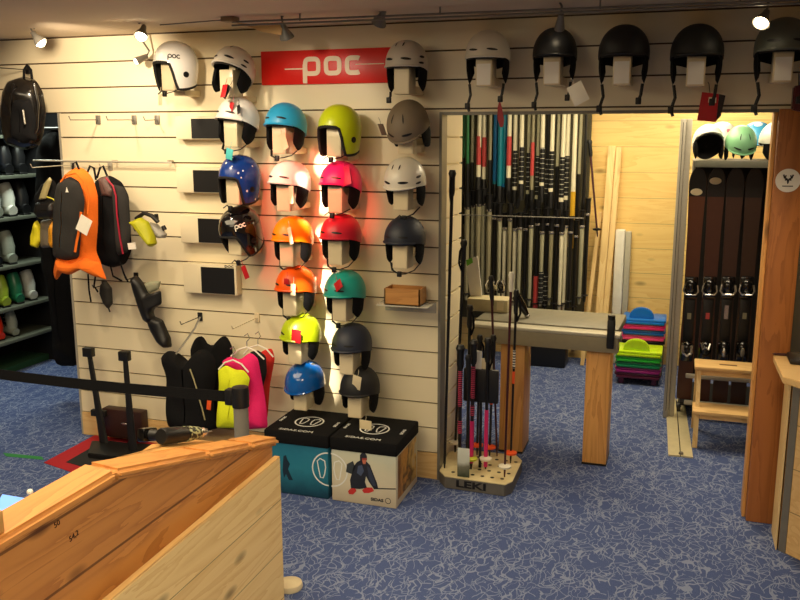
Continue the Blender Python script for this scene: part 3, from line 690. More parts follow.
line('zip', mat('zip_grey', (86, 84, 80), .4), t, [(206, 352), (207, 368)], .004, Y-.04)
def top(px_, spine, col, label, Y, seed, nm='hanging_shirt', hang=None):
    t = thing(nm, label, 'top', P(spine[-1][0], px_[-1][1], Y))
    soft('body', mat('cloth_'+label.split()[0], col, .8, bump=.2, scale=160), t, px_, spine, .035, Y, .005, seed); return t
top([(257, 355), (264, 350), (272, 348), (275, 358), (270, 385), (268, 412), (266, 428), (254, 428), (256, 390)], [(265, 365), (261, 416)], (228, 44, 34), 'red sports top hanging rearmost of the bright tops', 4.10, 40)
top([(250, 352), (258, 350), (266, 356), (267, 372), (262, 392), (262, 410), (250, 412), (250, 380)], [(258, 362), (256, 400)], (18, 16, 20), 'black sports top with white cuff between pink and red ones', 4.02, 41)
t = top([(221, 362), (230, 356), (240, 360), (250, 352), (258, 358), (262, 380), (266, 404), (268, 428), (240, 430), (238, 400), (236, 370), (224, 366)], [(246, 366), (252, 418)], (240, 26, 112), 'pink sports top hanging behind the yellow one', 3.94, 42)
t = top([(218, 370), (226, 365), (236, 370), (244, 370), (250, 378), (248, 388), (247, 410), (243, 428), (216, 428), (218, 400), (219, 384)], [(233, 378), (231, 418)], (226, 236, 26), 'yellow sports top hanging in front of the pink one', 3.88, 43)
hanger(233, 360, 3.88, 'h', 'white hanger in the yellow sports top', M_WHITE, .09)
hanger(247, 347, 3.94, 'h', 'white hanger in the pink sports top', M_WHITE, .10)
hanger(258, 345, 4.02, 'h', 'white hanger in the black sports top', M_WHITE, .09)
# ================================================================ BARRIER
zc = .81; p = Pz(240, 387, zc)
t = thing('barrier_post', 'grey barrier post with black belt head behind the wooden counter', 'barrier', (p.x, p.y, 0))
b_ = MB(); b_.lathe([(0, 0), (.11, 0), (.11, .012), (.05, .03), (.032, .05), (.031, zc-.02), (0, zc-.02)], 28, Matrix.Translation((p.x, p.y, 0))); b_.build('pole', M_GREYPAINT, t)
b_ = MB(); b_.lathe([(0, zc-.085), (.0355, zc-.085), (.0365, zc-.015), (.034, zc), (.02, zc+.004), (0, zc+.004)], 28, Matrix.Translation((p.x, p.y, 0))); b_.box((p.x-.065, p.y-.02, zc-.08), (p.x-.03, p.y+.02, zc-.012), .004); b_.build('belt_head', M_BLACK, t)
bz = zc-.047; e = Pz(-40, 369, bz); s = Vector((p.x-.06, p.y, bz)); dv = (e-s)
nr = Vector((dv.y, -dv.x, 0)).normalized()
b_ = MB(); pl = [s+dv*k/8+Vector((0, 0, -.012*math.sin(PI*k/8))) for k in range(9)]
for i in range(8):
    a_, c_ = pl[i], pl[i+1]; hh = Vector((0, 0, .024)); n_ = nr*.0015
    b_.prism([a_-hh-n_, c_-hh-n_, c_+hh-n_, a_+hh-n_], n_*2)
b_.build('belt', M_BLACKF, t)
# second post carrying the far end of the belt (outside the frame edge)
# ================================================================ MAT, TAPE, STANDING FRAMES
def flat(px, z0, z1): 
    b_ = MB(); b_.prism([Pz(a, b, 0)+Vector((0, 0, z0)) for a, b in px], (0, 0, z1-z0)); return b_
t = thing('floor_mat', 'dark floor mat with wide red border by the slat wall', 'mat', Pz(90, 455))
flat([(97, 434.5), (44, 463), (82, 476), (150, 480), (178, 452), (150, 441)], .0005, .004).build('red_border', mat('mat_red', (176, 24, 34), .9), t)
flat([(104, 441), (66, 463), (92, 470), (146, 474), (166, 455), (146, 446)], .0038, .006).build('mat_field', mat('mat_dark', (34, 32, 32), .95), t)
solo('floor_tape', flat([(3, 453), (42, 457), (44, 460), (6, 456.5)], .0005, .002), mat('tape_green', (44, 132, 66), .8), 'green tape strip stuck on the blue carpet', 'tape')
t = thing('fitting_stand', 'black stand of two leaning uprights on a dark base plate', 'stand', Pz(115, 452))
b_ = MB(); b_.prism([Pz(a, b, .006) for a, b in ((92, 445), (88, 458), (148, 466), (158, 449))], (0, 0, .03), .004); b_.build('base_plate', M_BLACK, t)
for (x0, y0, x1, y1, Ya) in ((104, 443, 89, 352, 4.08), (133, 451, 125, 356, 4.02)):
    top_, bot = P(x1, y1, Ya), Pz((x0), y0, .03)
    b_ = MB(); b_.tube([bot, bot.lerp(top_, .5), top_], [.030, .022, .017], 8, flat=.6); u = b_.build('upright', M_BLACK, t)
    b_ = MB(); b_.box((-.035, -.02, -.028), (.03, .02, .028), .005, Matrix.Translation(top_)); b_.build('clamp', M_BLACK, u)
b_ = MB(); q = P(99, 413, 4.06); b_.box((-.05, -.015, -.02), (.05, .015, .02), .004, Matrix.Translation(q)); b_.build('crossbar', M_BLACK, t)
Y = 4.135
pa, pb = Pz(106, 448, .04), P(145, 410, Y)
t = thing('brown_case', 'flat dark brown case standing behind the black stand', 'case', (P(125, 445, Y).x, Y, 0))
x0, x1 = P(106, 430, Y).x, P(145, 430, Y).x
b_ = MB(); b_.box((x0, Y-.03, 0.0375), (x1, Y+.04, P(125, 409, Y).z), .008); b_.build('body', mat('dark_brown_leather', (54, 28, 22), .5), t)
b_ = MB(); q = P(124, 424, Y-.031); b_.ell(q, (.02, .002, .007)); b_.build('badge', M_SILVER, t)
solo('drill_bit_pouch', MB().box(Pz(122, 464, .0065)+Vector((-.03, -.02, 0)), Pz(122, 464, .0065)+Vector((.03, .02, .025)), .008), M_TAGRED, 'small red pouch lying on the dark floor mat', 'pouch')
# ================================================================ PRINTED CUBES
def cube(x0, x1, yf, yb, which):
    H, LH = .345, .07; lab = {0: 'printed storage cube with teal picture and black lid, left of the pair', 1: 'printed storage cube showing a skier under a black lid, right of the pair'}[which]
    t = thing('storage_cube', lab, 'storage cube', (x0/2+x1/2, yf, 0), group='printed cubes below the helmets')
    side = M_FRONT[which]
    b_ = MB(); b_.box((x0+.006, yf+.006, .0008), (x1-.006, yb-.006, H-.01), .006); body = b_.build('body', side, t)
    b_ = MB(); b_.box((x0, yf, H-LH), (x1, yb, H), .010); lid = b_.build('lid', M_BLACKF, t)
    # foot mark in a ring on the lid
    cx, cy = (x0+x1)/2, (yf+yb)/2-.01
    def ring3(cx, c2, R, plane, n=32): return [plane(cx+R*math.cos(2*PI*k/n), c2+R*math.sin(2*PI*k/n)) for k in range(n)]
    up = lambda a, b: Vector((a, b, H)); fr = lambda a, b: Vector((a, yf+.006, b))
    def feet(plane, nrm, cx, cy, R, w, sides=(-1, 1)):
        b_ = MB()
        if len(sides) == 2: b_.strip(ring3(cx, cy, R, plane), nrm, w, .0008, closed=True)
        else:
            s = sides[0]; b_.strip([plane(cx+s*R*math.sin(PI*k/16), cy+R*math.cos(PI*k/16)) for k in range(17)], nrm, w, .0008)
        for s in sides:
            o = .42*R*s
            out = [(-.10, -.55), (.10, -.55), (.22, .0), (.30, .45), (.10, .62), (-.22, .50), (-.28, .1), (-.2, -.3)]
            b_.strip([plane(cx+o+s*R*a*.9, cy+R*b) for a, b in out], nrm, w*.85, .0008, closed=True)
        return b_
    feet(up, (0, 0, 1), cx, cy, .075, .008).build('ring_mark', M_PRINT, lid)
    topR = Matrix.Identity(3)
    text('lettering', 'SIDAS.COM' if which else 'SIDAS.COM', .030, M_PRINT, Vector((cx-.01, yf+.03, H+.0004)), topR, lid, sx=1.25)
    text('lettering', 'SIDAS', .022, M_PRINT, Vector((x1-.025, cy, H+.0004)), Matrix.Rotation(PI/2, 3, 'Z'), lid, sx=1.3); text('lettering', 'SIDAS', .022, M_PRINT, Vector((x0+.025, cy, H+.0004)), Matrix.Rotation(-PI/2, 3, 'Z'), lid, sx=1.3)
    if which == 0: feet(fr, (0, -1, 0), x1-.004, .165, .088, .007, (-1,)).build('half_ring_mark', M_PRINT, body)
    else: feet(fr, (0, -1, 0), x0+.004, .165, .088, .007, (1,)).build('half_ring_mark', M_PRINT, body)
    return t, body
M_PRINT = mat('print_white', (225, 226, 220), .5, var=0)
M_FRONT = [gradient('teal_print', [(0, (20, 62, 84)), (.45, (38, 122, 146)), (.7, (30, 112, 140)), (1, (12, 84, 112))], 2, .0, .32),
           gradient('snow_print', [(0, (206, 190, 160)), (.35, (216, 206, 178)), (.7, (198, 196, 172)), (1, (182, 190, 176))], 2, .0, .32, noise=.35)]
tA, bA = cube(-1.985, -1.622, 3.757, 4.13, 0)
tB, bB = cube(-1.615, -1.255, 3.757, 4.13, 1)
FY = 3.7622
def figure(body, name, m, px): 
    b_ = MB(); b_.prism([Vector((P(a, b, FY).x, FY, P(a, b, FY).z)) for a, b in px], (0, -.0006, 0)); return b_.build(name, m, body)
M_PDARK = mat('print_dark_blue', (30, 34, 46), .6); M_PRED = mat('print_red', (198, 48, 44), .6)
figure(bB, 'printed_skier_body', M_PDARK, [(357, 462), (361, 460), (366, 461), (370, 465), (373, 473), (377, 483), (378, 488), (374, 489), (369, 482), (366, 476), (365, 482), (367, 488), (359, 489), (351, 488), (350, 480), (352, 473), (354, 466)])
FY2 = FY-.0008
def figure2(name, m, px): 
    b_ = MB(); b_.prism([Vector((P(a, b, FY2).x, FY2, P(a, b, FY2).z)) for a, b in px], (0, -.0005, 0)); return b_.build(name, m, bB)
figure(bB, 'printed_backpack', mat('print_charcoal', (52, 58, 62), .6), [(347, 464), (353, 461), (355, 467), (352, 474), (346, 472)])
figure2('printed_jacket_panel', mat('print_slate', (70, 82, 110), .6), [(358, 466), (362, 465), (364, 471), (361, 476), (357, 473)])
figure2('printed_sleeve', mat('print_slate_dark', (48, 56, 78), .6), [(367, 466), (370, 468), (375, 482), (376, 486), (373, 486), (369, 478)])
figure(bB, 'printed_skier_head', M_PDARK, [(360, 455), (362, 453), (365, 453), (367, 456), (367, 460), (363, 462), (360, 460)])
figure2('printed_skier_face', mat('print_skin', (190, 110, 84), .6), [(362, 460), (366.5, 460), (365.5, 464), (363, 464)])
figure2('printed_goggles', mat('print_goggle', (150, 60, 50), .4), [(362, 458), (367, 458), (367, 460), (362, 460)])
figure(bB, 'printed_glove', M_PRED, [(362, 490), (366, 487.5), (372, 487.5), (374, 491), (369, 493), (364, 493)]); figure(bB, 'printed_glove', M_PRED, [(348, 491), (351, 488), (355, 488), (356.5, 491), (353, 494.5), (349, 494)])
figure(bB, 'printed_ski_pole', M_PDARK, [(374, 488), (396, 488.5), (396, 489.5), (374, 489)])
figure(bB, 'printed_jacket_panel', mat('print_slate', (74, 84, 106), .6), [(360, 464), (364, 465), (366, 474), (362, 478), (358, 472)]) if False else None
text('lettering', 'SIDAS', .022, M_PDARK, Vector((P(377, 500, FY).x, FY-.0002, P(377, 500, FY).z)), FRONT, bB, sx=1.2, bold=.0006)
q = P(388, 501, FY); b_ = MB(); b_.strip([q+Vector((.014*math.cos(k*PI/10), 0, .014*math.sin(k*PI/10))) for k in range(20)], (0, -1, 0), .003, .0006, closed=True); b_.build('small_ring_mark', M_PDARK, bB)
figure(bA, 'printed_runner', mat('print_navy', (12, 40, 58), .6), [(283.5, 456), (286, 455), (287, 459), (290, 464), (288, 469), (291, 476), (293, 480), (289, 480), (286, 474), (284, 478), (282.5, 470)])
# side of the right cube: rocks
b_ = MB(); b_.box((-1.2612, 3.79, .04), (-1.2604, 4.10, .27)); b_.build('side_print', gradient('rock_print', [(0, (120, 78, 40)), (.4, (196, 140, 64)), (.55, (90, 66, 40)), (.8, (210, 170, 90)), (1, (190, 180, 150))], 1, 3.75, 4.12, noise=1.2), bB)
# ================================================================ LEKI POLE STAND
LZT = .068
tp = [Pz(a, b, LZT) for a, b in ((439.5, 470.5), (445, 476), (505, 484.5), (512.5, 481), (522, 460.5), (516, 455), (462, 449), (449, 452))]
t = thing('pole_stand', 'grey pole stand with drilled pale top and black lettering', 'pole stand', (sum(p.x for p in tp)/8, sum(p.y for p in tp)/8, 0))
b_ = MB(); b_.prism([(p.x, p.y, .001) for p in tp], (0, 0, LZT-.005), .003); b_.build('tray', mat('stand_grey', (104, 100, 92), .5), t)
b_ = MB(); b_.prism([(p.x, p.y, LZT-.0045) for p in tp], (0, 0, .0045)); b_.build('top_plate', mat('stand_top', (226, 210, 160), .45), t)
A, B, Cc = tp[1], tp[2], tp[6]
ex = (B-A); ey = (tp[7]-tp[0]) ; ey = (tp[6]-A)-ex*((tp[6]-A).dot(ex)/ex.length_squared)
def lek(u, v): return A+ex*u+ey*v+Vector((0, 0, 0))
holes = []
for j, v in enumerate((.16, .36, .56, .78)):
    for i in range(6):
        b_ = MB(); q = lek(.08+.165*i+(.05 if j % 2 else 0), v); holes.append(q)
        b_.lathe([(0, 0), (.0105, 0), (.0105, .0006), (0, .0006)], 16, Matrix.Translation((q.x, q.y, LZT+.0001))); b_.build('hole', M_BLACK, t)
rot = Matrix((ex.normalized(), Vector((0, 0, 1)), ex.normalized().cross(Vector((0, 0, 1))))).transposed()
mid = (A+B)/2; text('lettering', 'LEKI', .052, M_BLACK, Vector((mid.x, mid.y, .034))+ex.normalized().cross(Vector((0, 0, 1)))*.0006 - ex*.06, rot, t, sx=1.7, bold=.0018)
# ---- poles standing in it
def ski_pole(label, base, topp, shaft_m, grip_m=M_BLACK, group=None, band=None, basket_m=None, grip_len=.13, r=.008, strap=True, tip_m=None, cat='ski pole', name='ski_pole', bands=None, flip=False):
    base, topp = Vector(base), Vector(topp); d = (topp-base); L = d.length; d.normalize()
    t = thing(name, label, cat, base, group=group)
    g0 = topp-d*grip_len
    b_ = MB(); b_.tube([base, base+d*.03, g0], [r*.45, r*.8, r], 8); b_.build('shaft', shaft_m, t)
    b_ = MB(); b_.tube([g0, g0+d*.02, topp-d*.035, topp-d*.018, topp], [r*1.3, r*1.75, r*1.7, r*2.3, r*1.6], 10); b_.build('grip', grip_m, t)
    if basket_m: 
        b_ = MB(); q = base+d*.05; b_.lathe([(0, 0), (r*1.2, .0), (.032, .004), (.034, .014), (r*1.2, .022), (0, .022)], 16, Matrix.Translation(q)); b_.build('basket', basket_m, t)
    for a, e, m in (bands or ()):
        b_ = MB(); b_.tube([base+d*a*L, base+d*e*L], r*1.12, 8); b_.build('band', m, t)
    if strap:
        s = Vector((d.y, -d.x, 0)); s = Vector((.8, -.6, 0)) if s.length < .01 else s.normalized()
        b_ = MB(); q = topp-d*.02; b_.strip([q, q+s*.03-d*.04, q+s*.035-d*.10, q+s*.012-d*.15, q+s*.004-d*.06], Vector((.6, -.8, 0)), .012, .002); b_.build('wrist_strap', M_BLACKF, t)
    return t
MP_PINK = mat('pole_pink', (216, 40, 110), .35); MP_OR = mat('pole_orange', (255, 92, 40), .45); MP_WH = mat('pole_white', (232, 226, 204), .4)
MP_BLK = mat('pole_black', (18, 17, 18), .35); MP_PS = stripes('pole_pink_rings', (20, 18, 20), (200, 60, 96), 95, 2, .5)
MP_DKRED = mat('pole_dark_red', (66, 20, 26), .4); MP_LIME = mat('basket_yellow', (220, 226, 60), .4)
GP = 'poles standing in the grey pole stand'
def inst(x0, y0, x1, y1, dz=0):
    b = Pz(x0, y0, LZT+.002); return b, P(x1, y1, b.y+dz)
def lp(label, x0, y0, x1, y1, sm, dz=0, **kw):
    b, tt = inst(x0, y0, x1, y1, dz); return ski_pole(label, b, tt, sm, group=GP, **kw)
lp('tall black pole at the left edge of the stand, against the door jamb', 444.5, 468, 452.5, 170, MP_BLK, r=.009)
lp('black pole behind the tall one, its grip beside the white card', 455, 452, 464, 240, MP_BLK, -.02, r=.009, basket_m=MP_WH)
lp('black pole with close pink rings at the left of the stand', 459.5, 470, 460.5, 345, MP_BLK, bands=((.30, .40, MP_PS), (.52, .80, MP_PS)), r=.011, strap=False)
lp('black and pink ringed pole with pink lower shaft and yellow basket', 471, 469, 474, 340, MP_BLK, bands=((.05, .38, MP_PINK), (.42, .5, MP_PS), (.56, .8, MP_PS)), r=.0105, strap=False, basket_m=MP_LIME)
lp('bright pink pole in the middle of the stand with white basket', 485.5, 469, 488, 338, MP_BLK, bands=((.02, .46, MP_PINK),), r=.0095, basket_m=MP_WH)
lp('dark pole with orange collar and orange basket', 489.5, 457, 493.5, 335, MP_BLK, bands=((.44, .56, MP_OR),), r=.008, basket_m=MP_OR)
lp('tall slim black pole with white grip rising above the bench', 504.5, 477, 511.5, 272, MP_DKRED, grip_m=MP_WH, r=.007, basket_m=MP_WH, grip_len=.10, strap=False)
lp('tall slim pole with orange collar and white rings near the bench leg', 510.5, 463, 516.5, 290, MP_BLK, bands=((.47, .54, MP_OR), (.56, .66, stripes('pole_white_rings', (232, 226, 214), (40, 30, 30), 70))), r=.007, basket_m=MP_OR, grip_len=.13)
lp('short black pole with red basket at the back of the stand', 477, 455, 480, 335, MP_BLK, basket_m=MP_OR, r=.008)
lp('black pole behind the pink ringed pair', 467, 453, 470, 305, MP_BLK, r=.009)
lp('short black pole in the front row of holes of the stand', 468.5, 473, 468.5, 355, MP_BLK, r=.008, strap=False)
lp('slim black pole with dark red shaft beside the bench leg', 497, 456, 491, 276, MP_DKRED, r=.007, strap=True)
# leaflets hanging in the stand
t = thing('leaflet', 'white and green printed leaflet among the poles', 'leaflet', Pz(463, 462, LZT))
b_ = MB(); q = P(463, 465, 4.10); q.z = LZT+.003; b_.box((q.x-.03, 4.098, q.z), (q.x+.035, 4.10, q.z+.16), 0); b_.build('sheet', gradient('leaflet_print', [(0, (60, 70, 50)), (.4, (120, 120, 100)), (.6, (200, 204, 190)), (1, (220, 226, 214))], 2, q.z, q.z+.16, noise=.6), t)
t = thing('pole_quiver', 'black box-shaped holder with pale labels behind the standing poles', 'holder', P(480, 402, 4.26))
b_ = MB(); b_.box(P(463, 401, 4.25), P(498.5, 371, 4.25)+Vector((0, .025, 0)), .006); b_.build('body', M_BLACK, t)
b_ = MB(); q = P(481, 400, 4.26); b_.tube([(q.x, 4.262, LZT+.001), (q.x, 4.262, q.z)], .008, 8); b_.build('support_rod', M_BLACK, t)
b_ = MB(); q = P(478, 360, 4.258); b_.box((q.x-.02, 4.256, q.z-.06), (q.x+.02, 4.260, q.z+.05)); b_.build('white_label', M_WHITE, t)
b_ = MB(); q = P(486, 364, 4.264); b_.box((q.x-.035, 4.262, q.z-.05), (q.x+.035, 4.266, q.z+.03)); b_.build('white_label', M_IVORY, t)
# ================================================================ WORKBENCH
t = thing('workbench', 'workbench with grey metal top on thick pine legs', 'bench', (-.62, 4.85, 0))
bx0, bx1 = -1.10, -.285; yf0, yb0 = 4.60, 5.12
rb = Matrix.Translation((bx1, yf0, 0)) @ Matrix.Rotation(math.radians(-2.2), 4, 'Z') @ Matrix.Translation((-bx1, -yf0, 0))
b_ = MB(); b_.box((bx0, yf0+.10, .74), (bx1, yb0, .785), .004, rb); b_.build('deck', mat('bench_zinc', (124, 120, 102), .5, .1), t)
b_ = MB(); b_.box((bx0, yf0, .757), (bx1+.02, yf0+.095, .777), .006, rb); b_.build('front_rail', mat('bench_rail', (196, 190, 168), .4, .1), t)
b_ = MB(); b_.box((bx0+.01, yf0+.006, .672), (bx1+.01, yf0+.09, .756), .003, rb); b_.build('apron', mat('bench_apron', (150, 140, 112), .5, .1), t)
for x0, x1, y0 in ((-.935, -.795, 4.70), (-.445, -.312, 4.655)):
    b_ = MB(); b_.box((x0, y0, .0), (x1, y0+.22, .68), .006); b_.build('leg', M_LEG, t)
    b_ = MB(); b_.box((x0-.002, y0-.002, 0), (x1+.002, y0+.222, .012)); b_.build('foot_pad', M_BLACK, t)
b_ = MB(); q = P(616, 330, 4.62); b_.box((q.x-.045, 4.585, .70), (q.x-.005, 4.64, .86), .006); b_.tube([(q.x-.025, 4.60, .86), (q.x-.025, 4.60, .885)], .02, 10); b_.build('clamp', M_BLACK, t)
# vice bits: things lying on bench
def on_bench(px, py, z=.785): return Pz(px, py, z)
q = on_bench(487, 312)
t = thing('metal_case', 'beige metal case lying at the left end of the workbench', 'case', q)
b_ = MB(); b_.box((q.x-.125, q.y, .7858), (q.x+.125, q.y+.14, .862), .005); b_.build('body', mat('beige_metal', (196, 184, 144), .45), t)
b_ = MB(); b_.box((q.x+.06, q.y-.003, .80), (q.x+.10, q.y+.001, .85)); b_.build('pale_plate', M_IVORY, t)
qz = .863; Yc = q.y+.09
t = thing('sample_card', 'white card with green corner tilted on the beige metal case', 'card', P(478, 290, Yc))
c4 = [P(a, b, Yc) for a, b in ((470, 292.8), (482, 291.8), (477.5, 256), (465.5, 261))]
c4[0].z = c4[1].z = qz+.001
b_ = MB(); b_.prism(c4, (0, .012, 0), .001); b_.build('card', M_WHITE, t)
g4 = [P(a, b, Yc-.001) for a, b in ((467, 266), (473, 262.5), (472, 257.5), (466, 260.5))]
b_ = MB(); b_.prism(g4, (0, -.0005, 0)); b_.build('green_corner', mat('card_green', (120, 200, 60), .5), t)
def binding_toe(px, py, z, label, nm='ski_binding', yoff=0.):
    q = Pz(px, py, z); t = thing(nm, label, 'binding', q, group='loose bindings on the metal case')
    b_ = MB(); b_.box((q.x-.02, q.y-.02, z+.0008), (q.x+.02, q.y+.04, z+.018), .004); b_.build('base', M_BLACK, t)
    b_ = MB(); b_.ell((q.x, q.y+.005, z+.045), (.022, .03, .034)); b_.build('housing', M_BLACKG, t)
    b_ = MB(); b_.tube([(q.x-.024, q.y-.02, z+.02), (q.x-.026, q.y-.03, z+.05), (q.x-.012, q.y-.02, z+.085)], .007, 6); b_.tube([(q.x+.024, q.y-.02, z+.02), (q.x+.026, q.y-.03, z+.05), (q.x+.012, q.y-.02, z+.085)], .007, 6); b_.build('wing', M_SILVER, t)
binding_toe(491, 292, qz, 'black and silver loose binding nearest the white card')
binding_toe(501, 293, qz, 'black and silver loose binding further right on the beige case')
q = Pz(527, 318, .785)
t = thing('binding_lever', 'black binding lever leaning on the bench top', 'lever', q)
b_ = MB(); b_.tube([q+Vector((-.07, .0, .13)), q+Vector((-.03, 0, .07)), q+Vector((.0, 0, .016))], [.028, .024, .014], 10); b_.build('arm', M_BLACKG, t)
b_ = MB(); b_.ell(q+Vector((.0, 0, .014)), (.018, .014, .013)); b_.build('tip', M_SILVER, t)
# ================================================================ HANGING POLES ON THE STORAGE WALL
GU, GL = 'upper row of hanging ski poles', 'lower row of hanging ski poles'
M_SW = mat('shaft_ivory', (232, 226, 196), .35); M_SG = mat('shaft_grey', (168, 166, 138), .35); M_SK = mat('shaft_black', (26, 26, 26), .35)
M_TEAL = mat('shaft_teal', (24, 122, 142), .35); M_BLUE = mat('shaft_blue', (30, 110, 170), .35); M_GREEN = mat('shaft_green', (46, 120, 72), .4)
M_RD = mat('shaft_red', (196, 74, 72), .35); M_YEL = mat('shaft_yellow', (214, 168, 44), .35); M_BRN = mat('shaft_bronze', (146, 140, 112), .35)
M_CHK = stripes('shaft_black_checks', (190, 188, 172), (22, 22, 22), 26, 2, .9)
cols = {'ivory': M_SW, 'grey': M_SG, 'black': M_SK, 'teal': M_TEAL, 'blue': M_BLUE, 'green': M_GREEN, 'red': M_RD, 'yellow': M_YEL, 'bronze': M_BRN, 'checked': M_CHK}
UP = [(459, 'grey', 'black', 218), (463, 'green', 'black', 196), (467, 'green', 'black', 205), (471.5, 'grey', 'black', 203), (478, 'ivory', 'red', 183), (483.5, 'ivory', 'red', 185), (489, 'bronze', 'black', 200),
      (494.5, 'teal', 'blue', 190), (499, 'teal', 'teal', 192), (503, 'blue', 'teal', 193), (508, 'ivory', 'red', 184), (514, 'ivory', 'checked', 196), (520.5, 'ivory', 'checked', 190), (527, 'grey', 'checked', 200),
      (531, 'bronze', 'red', 196), (536, 'grey', 'checked', 205), (541, 'ivory', 'checked', 192), (545.5, 'black', 'checked', 207), (550, 'ivory', 'checked', 198), (555.5, 'grey', 'black', 210), (560.5, 'ivory', 'checked', 208), (565, 'ivory', 'checked', 206), (571, 'ivory', 'yellow', 238), (576.5, 'grey', 'black', 222), (583, 'black', 'black', 206)]
YU = 6.83
RH = P(520, 90, YU).z
ordn = {}
def nth(i, n):
    return ['first', 'second', 'third', 'fourth', 'fifth', 'sixth', 'seventh', 'eighth', 'ninth', 'tenth', 'eleventh', 'twelfth', 'thirteenth', 'fourteenth', 'fifteenth', 'sixteenth', 'seventeenth', 'eighteenth', 'nineteenth', 'twentieth', 'twenty-first', 'twenty-second', 'twenty-third', 'twenty-fourth', 'twenty-fifth', 'twenty-sixth', 'twenty-seventh'][i]
for i, (x, c1, c2, yb) in enumerate(UP):
    Y = YU + .045*(i % 2)
    e = P(x, yb+10, Y); s = Vector((e.x+random.uniform(-.006, .006), Y, 2.16))
    lab = f'{c1} and {c2} hanging ski pole, {nth(i, 0)} from the left in the upper row' if c1 != c2 else f'{c1} hanging ski pole, {nth(i, 0)} from the left in the upper row'
    t = thing('ski_pole', lab, 'ski pole', e, group=GU)
    r = .019 if c1 in ('ivory', 'teal', 'blue') else .0145
    gl = .12; g0 = Vector((e.x, Y, e.z+gl)); L = s.z-g0.z
    b_ = MB(); b_.tube([s, g0], [r*.85, r], 8); b_.build('shaft', cols[c1], t)
    lo = .16 if c2 == 'red' else .05 if c2 in ('checked', 'red', 'teal', 'blue') else 0.
    fr = {'checked': .42, 'red': .5, 'teal': .86, 'blue': .8, 'yellow': .30, 'black': .35}[c2]
    b_ = MB(); b_.tube([g0+Vector((0, 0, lo*L)), g0+Vector((0, 0, fr*L))], r*1.04, 8); b_.build('band', cols[c2], t)
    b_ = MB(); b_.tube([g0+Vector((0, 0, .01)), g0-Vector((0, 0, .03)), e+Vector((0, 0, .02)), e], [r*1.1, r*1.35, r*1.3, r*1.4], 8); b_.build('grip', M_BLACK if c2 != 'yellow' else M_YEL, t)
    b_ = MB(); sx = random.choice((-1, 1)); b_.strip([e+Vector((0, -.015, .03)), e+Vector((.016*sx, -.03, .0)), e+Vector((.02*sx, -.03, -.07)), e+Vector((.006*sx, -.028, -.03)), e+Vector((0, -.018, .05))], (0, -1, 0), .018, .002); b_.build('wrist_strap', M_BLACKF, t)
LOW = [466, 472, 477, 482, 487.5, 493, 498, 503, 508, 513, 518, 523.5, 529, 535, 540, 544.5, 549, 554, 559, 563, 568, 573, 579, 584]
YL = 6.71
for i, x in enumerate(LOW):
    Y = YL + .04*(i % 2)
    yt = (208, 206, 205, 204, 210, 218, 219, 228, 219, 229, 228, 229, 226, 224, 232, 224, 232, 225, 233, 226, 232, 236, 226, 214)[i]
    yb = (300, 306, 300, 305, 300, 300, 304, 306, 305, 308, 306, 309, 306, 310, 306, 309, 305, 310, 312, 310, 308, 313, 304, 302)[i]
    e, s = P(x, yb, Y), P(x-.6, yt, Y); s.x = e.x
    c = ('bronze', 'grey', 'bronze', 'grey', 'bronze', 'black', 'grey', 'ivory', 'bronze', 'ivory', 'grey', 'black', 'grey', 'black', 'grey', 'black', 'bronze', 'black', 'ivory', 'ivory', 'black', 'black', 'grey', 'black')[i]
    t = thing('ski_pole', f'{c} shaft ski pole hanging low, {nth(i, 0)} from the left in the lower row', 'ski pole', e, group=GL)
    r = .021 if i < 5 else .017
    b_ = MB(); b_.tube([e, e+Vector((0, 0, .04)), s], [r*.5, r*.8, r], 8); b_.build('shaft', cols[c], t)
    b_ = MB(); b_.tube([s-Vector((0, 0, .01)), s+Vector((0, 0, .02)), s+Vector((0, 0, .10)), s+Vector((0, 0, .125))], [r*1.1, r*1.3, r*1.25, r*1.5], 8); b_.build('grip', M_BLACK, t)
    b_ = MB(); b_.box(s+Vector((-.018, -.022, -.012)), s+Vector((.020, -.006, .008)), .003, None); b_.build('clip', M_SILVER, t)
    if i in (13, 14, 15): b_ = MB(); b_.tube([e+Vector((0, 0, .02)), e+Vector((0, 0, .28))], r*1.2, 8); b_.build('band', (M_RD, M_CHK, M_CHK)[i-13], t)
    b_ = MB(); q = e+Vector((0, 0, .05)); b_.lathe([(0, 0), (.022, 0), (.03, .006), (.022, .012), (0, .012)], 12, Matrix.Translation(q)); b_.build('basket', M_BLACK, t)
t = thing('pole_rack', 'dark wall rack with bars that carry the hanging poles', 'rack', P(525, 300, 6.95))
x0, x1 = P(458, 205, 6.95).x, P(588, 205, 6.95).x
b_ = MB(); b_.box((x0, 6.93, .3), (x1, 6.998, 2.2), .004); b_.build('back_board', mat('rack_board', (74, 70, 50), .8), t)
b_ = MB(); b_.tube([(x0, 6.905, 2.12), (x1, 6.905, 2.12)], .012, 8); b_.build('upper_bar', M_STEEL, t)
b_ = MB(); b_.tube([(x0, 6.672, 1.20), (x1, 6.672, 1.20)], .005, 8); b_.build('lower_bar', M_STEEL, t)
# red carton tag and slim red pole
ski_pole('slim dark red pole leaning at the right end of the pole rack', P(597.5, 237, 6.75), P(589.5, 140, 6.85), MP_DKRED, r=.009, strap=False, basket_m=M_BLACK)
p = P(500.5, 122, 4.26)
t = thing('hanging_tag', 'red leaf-shaped tag hanging in front of the teal poles', 'tag', p)
b_ = MB(); b_.prism([P(a, b, 4.13) for a, b in ((499.5, 99), (502, 108), (504, 120), (503, 127), (500, 127), (497.5, 119), (497.5, 108))], (0, .003, 0)); b_.build('tag_body', mat('tag_crimson', (176, 40, 48), .5), t)
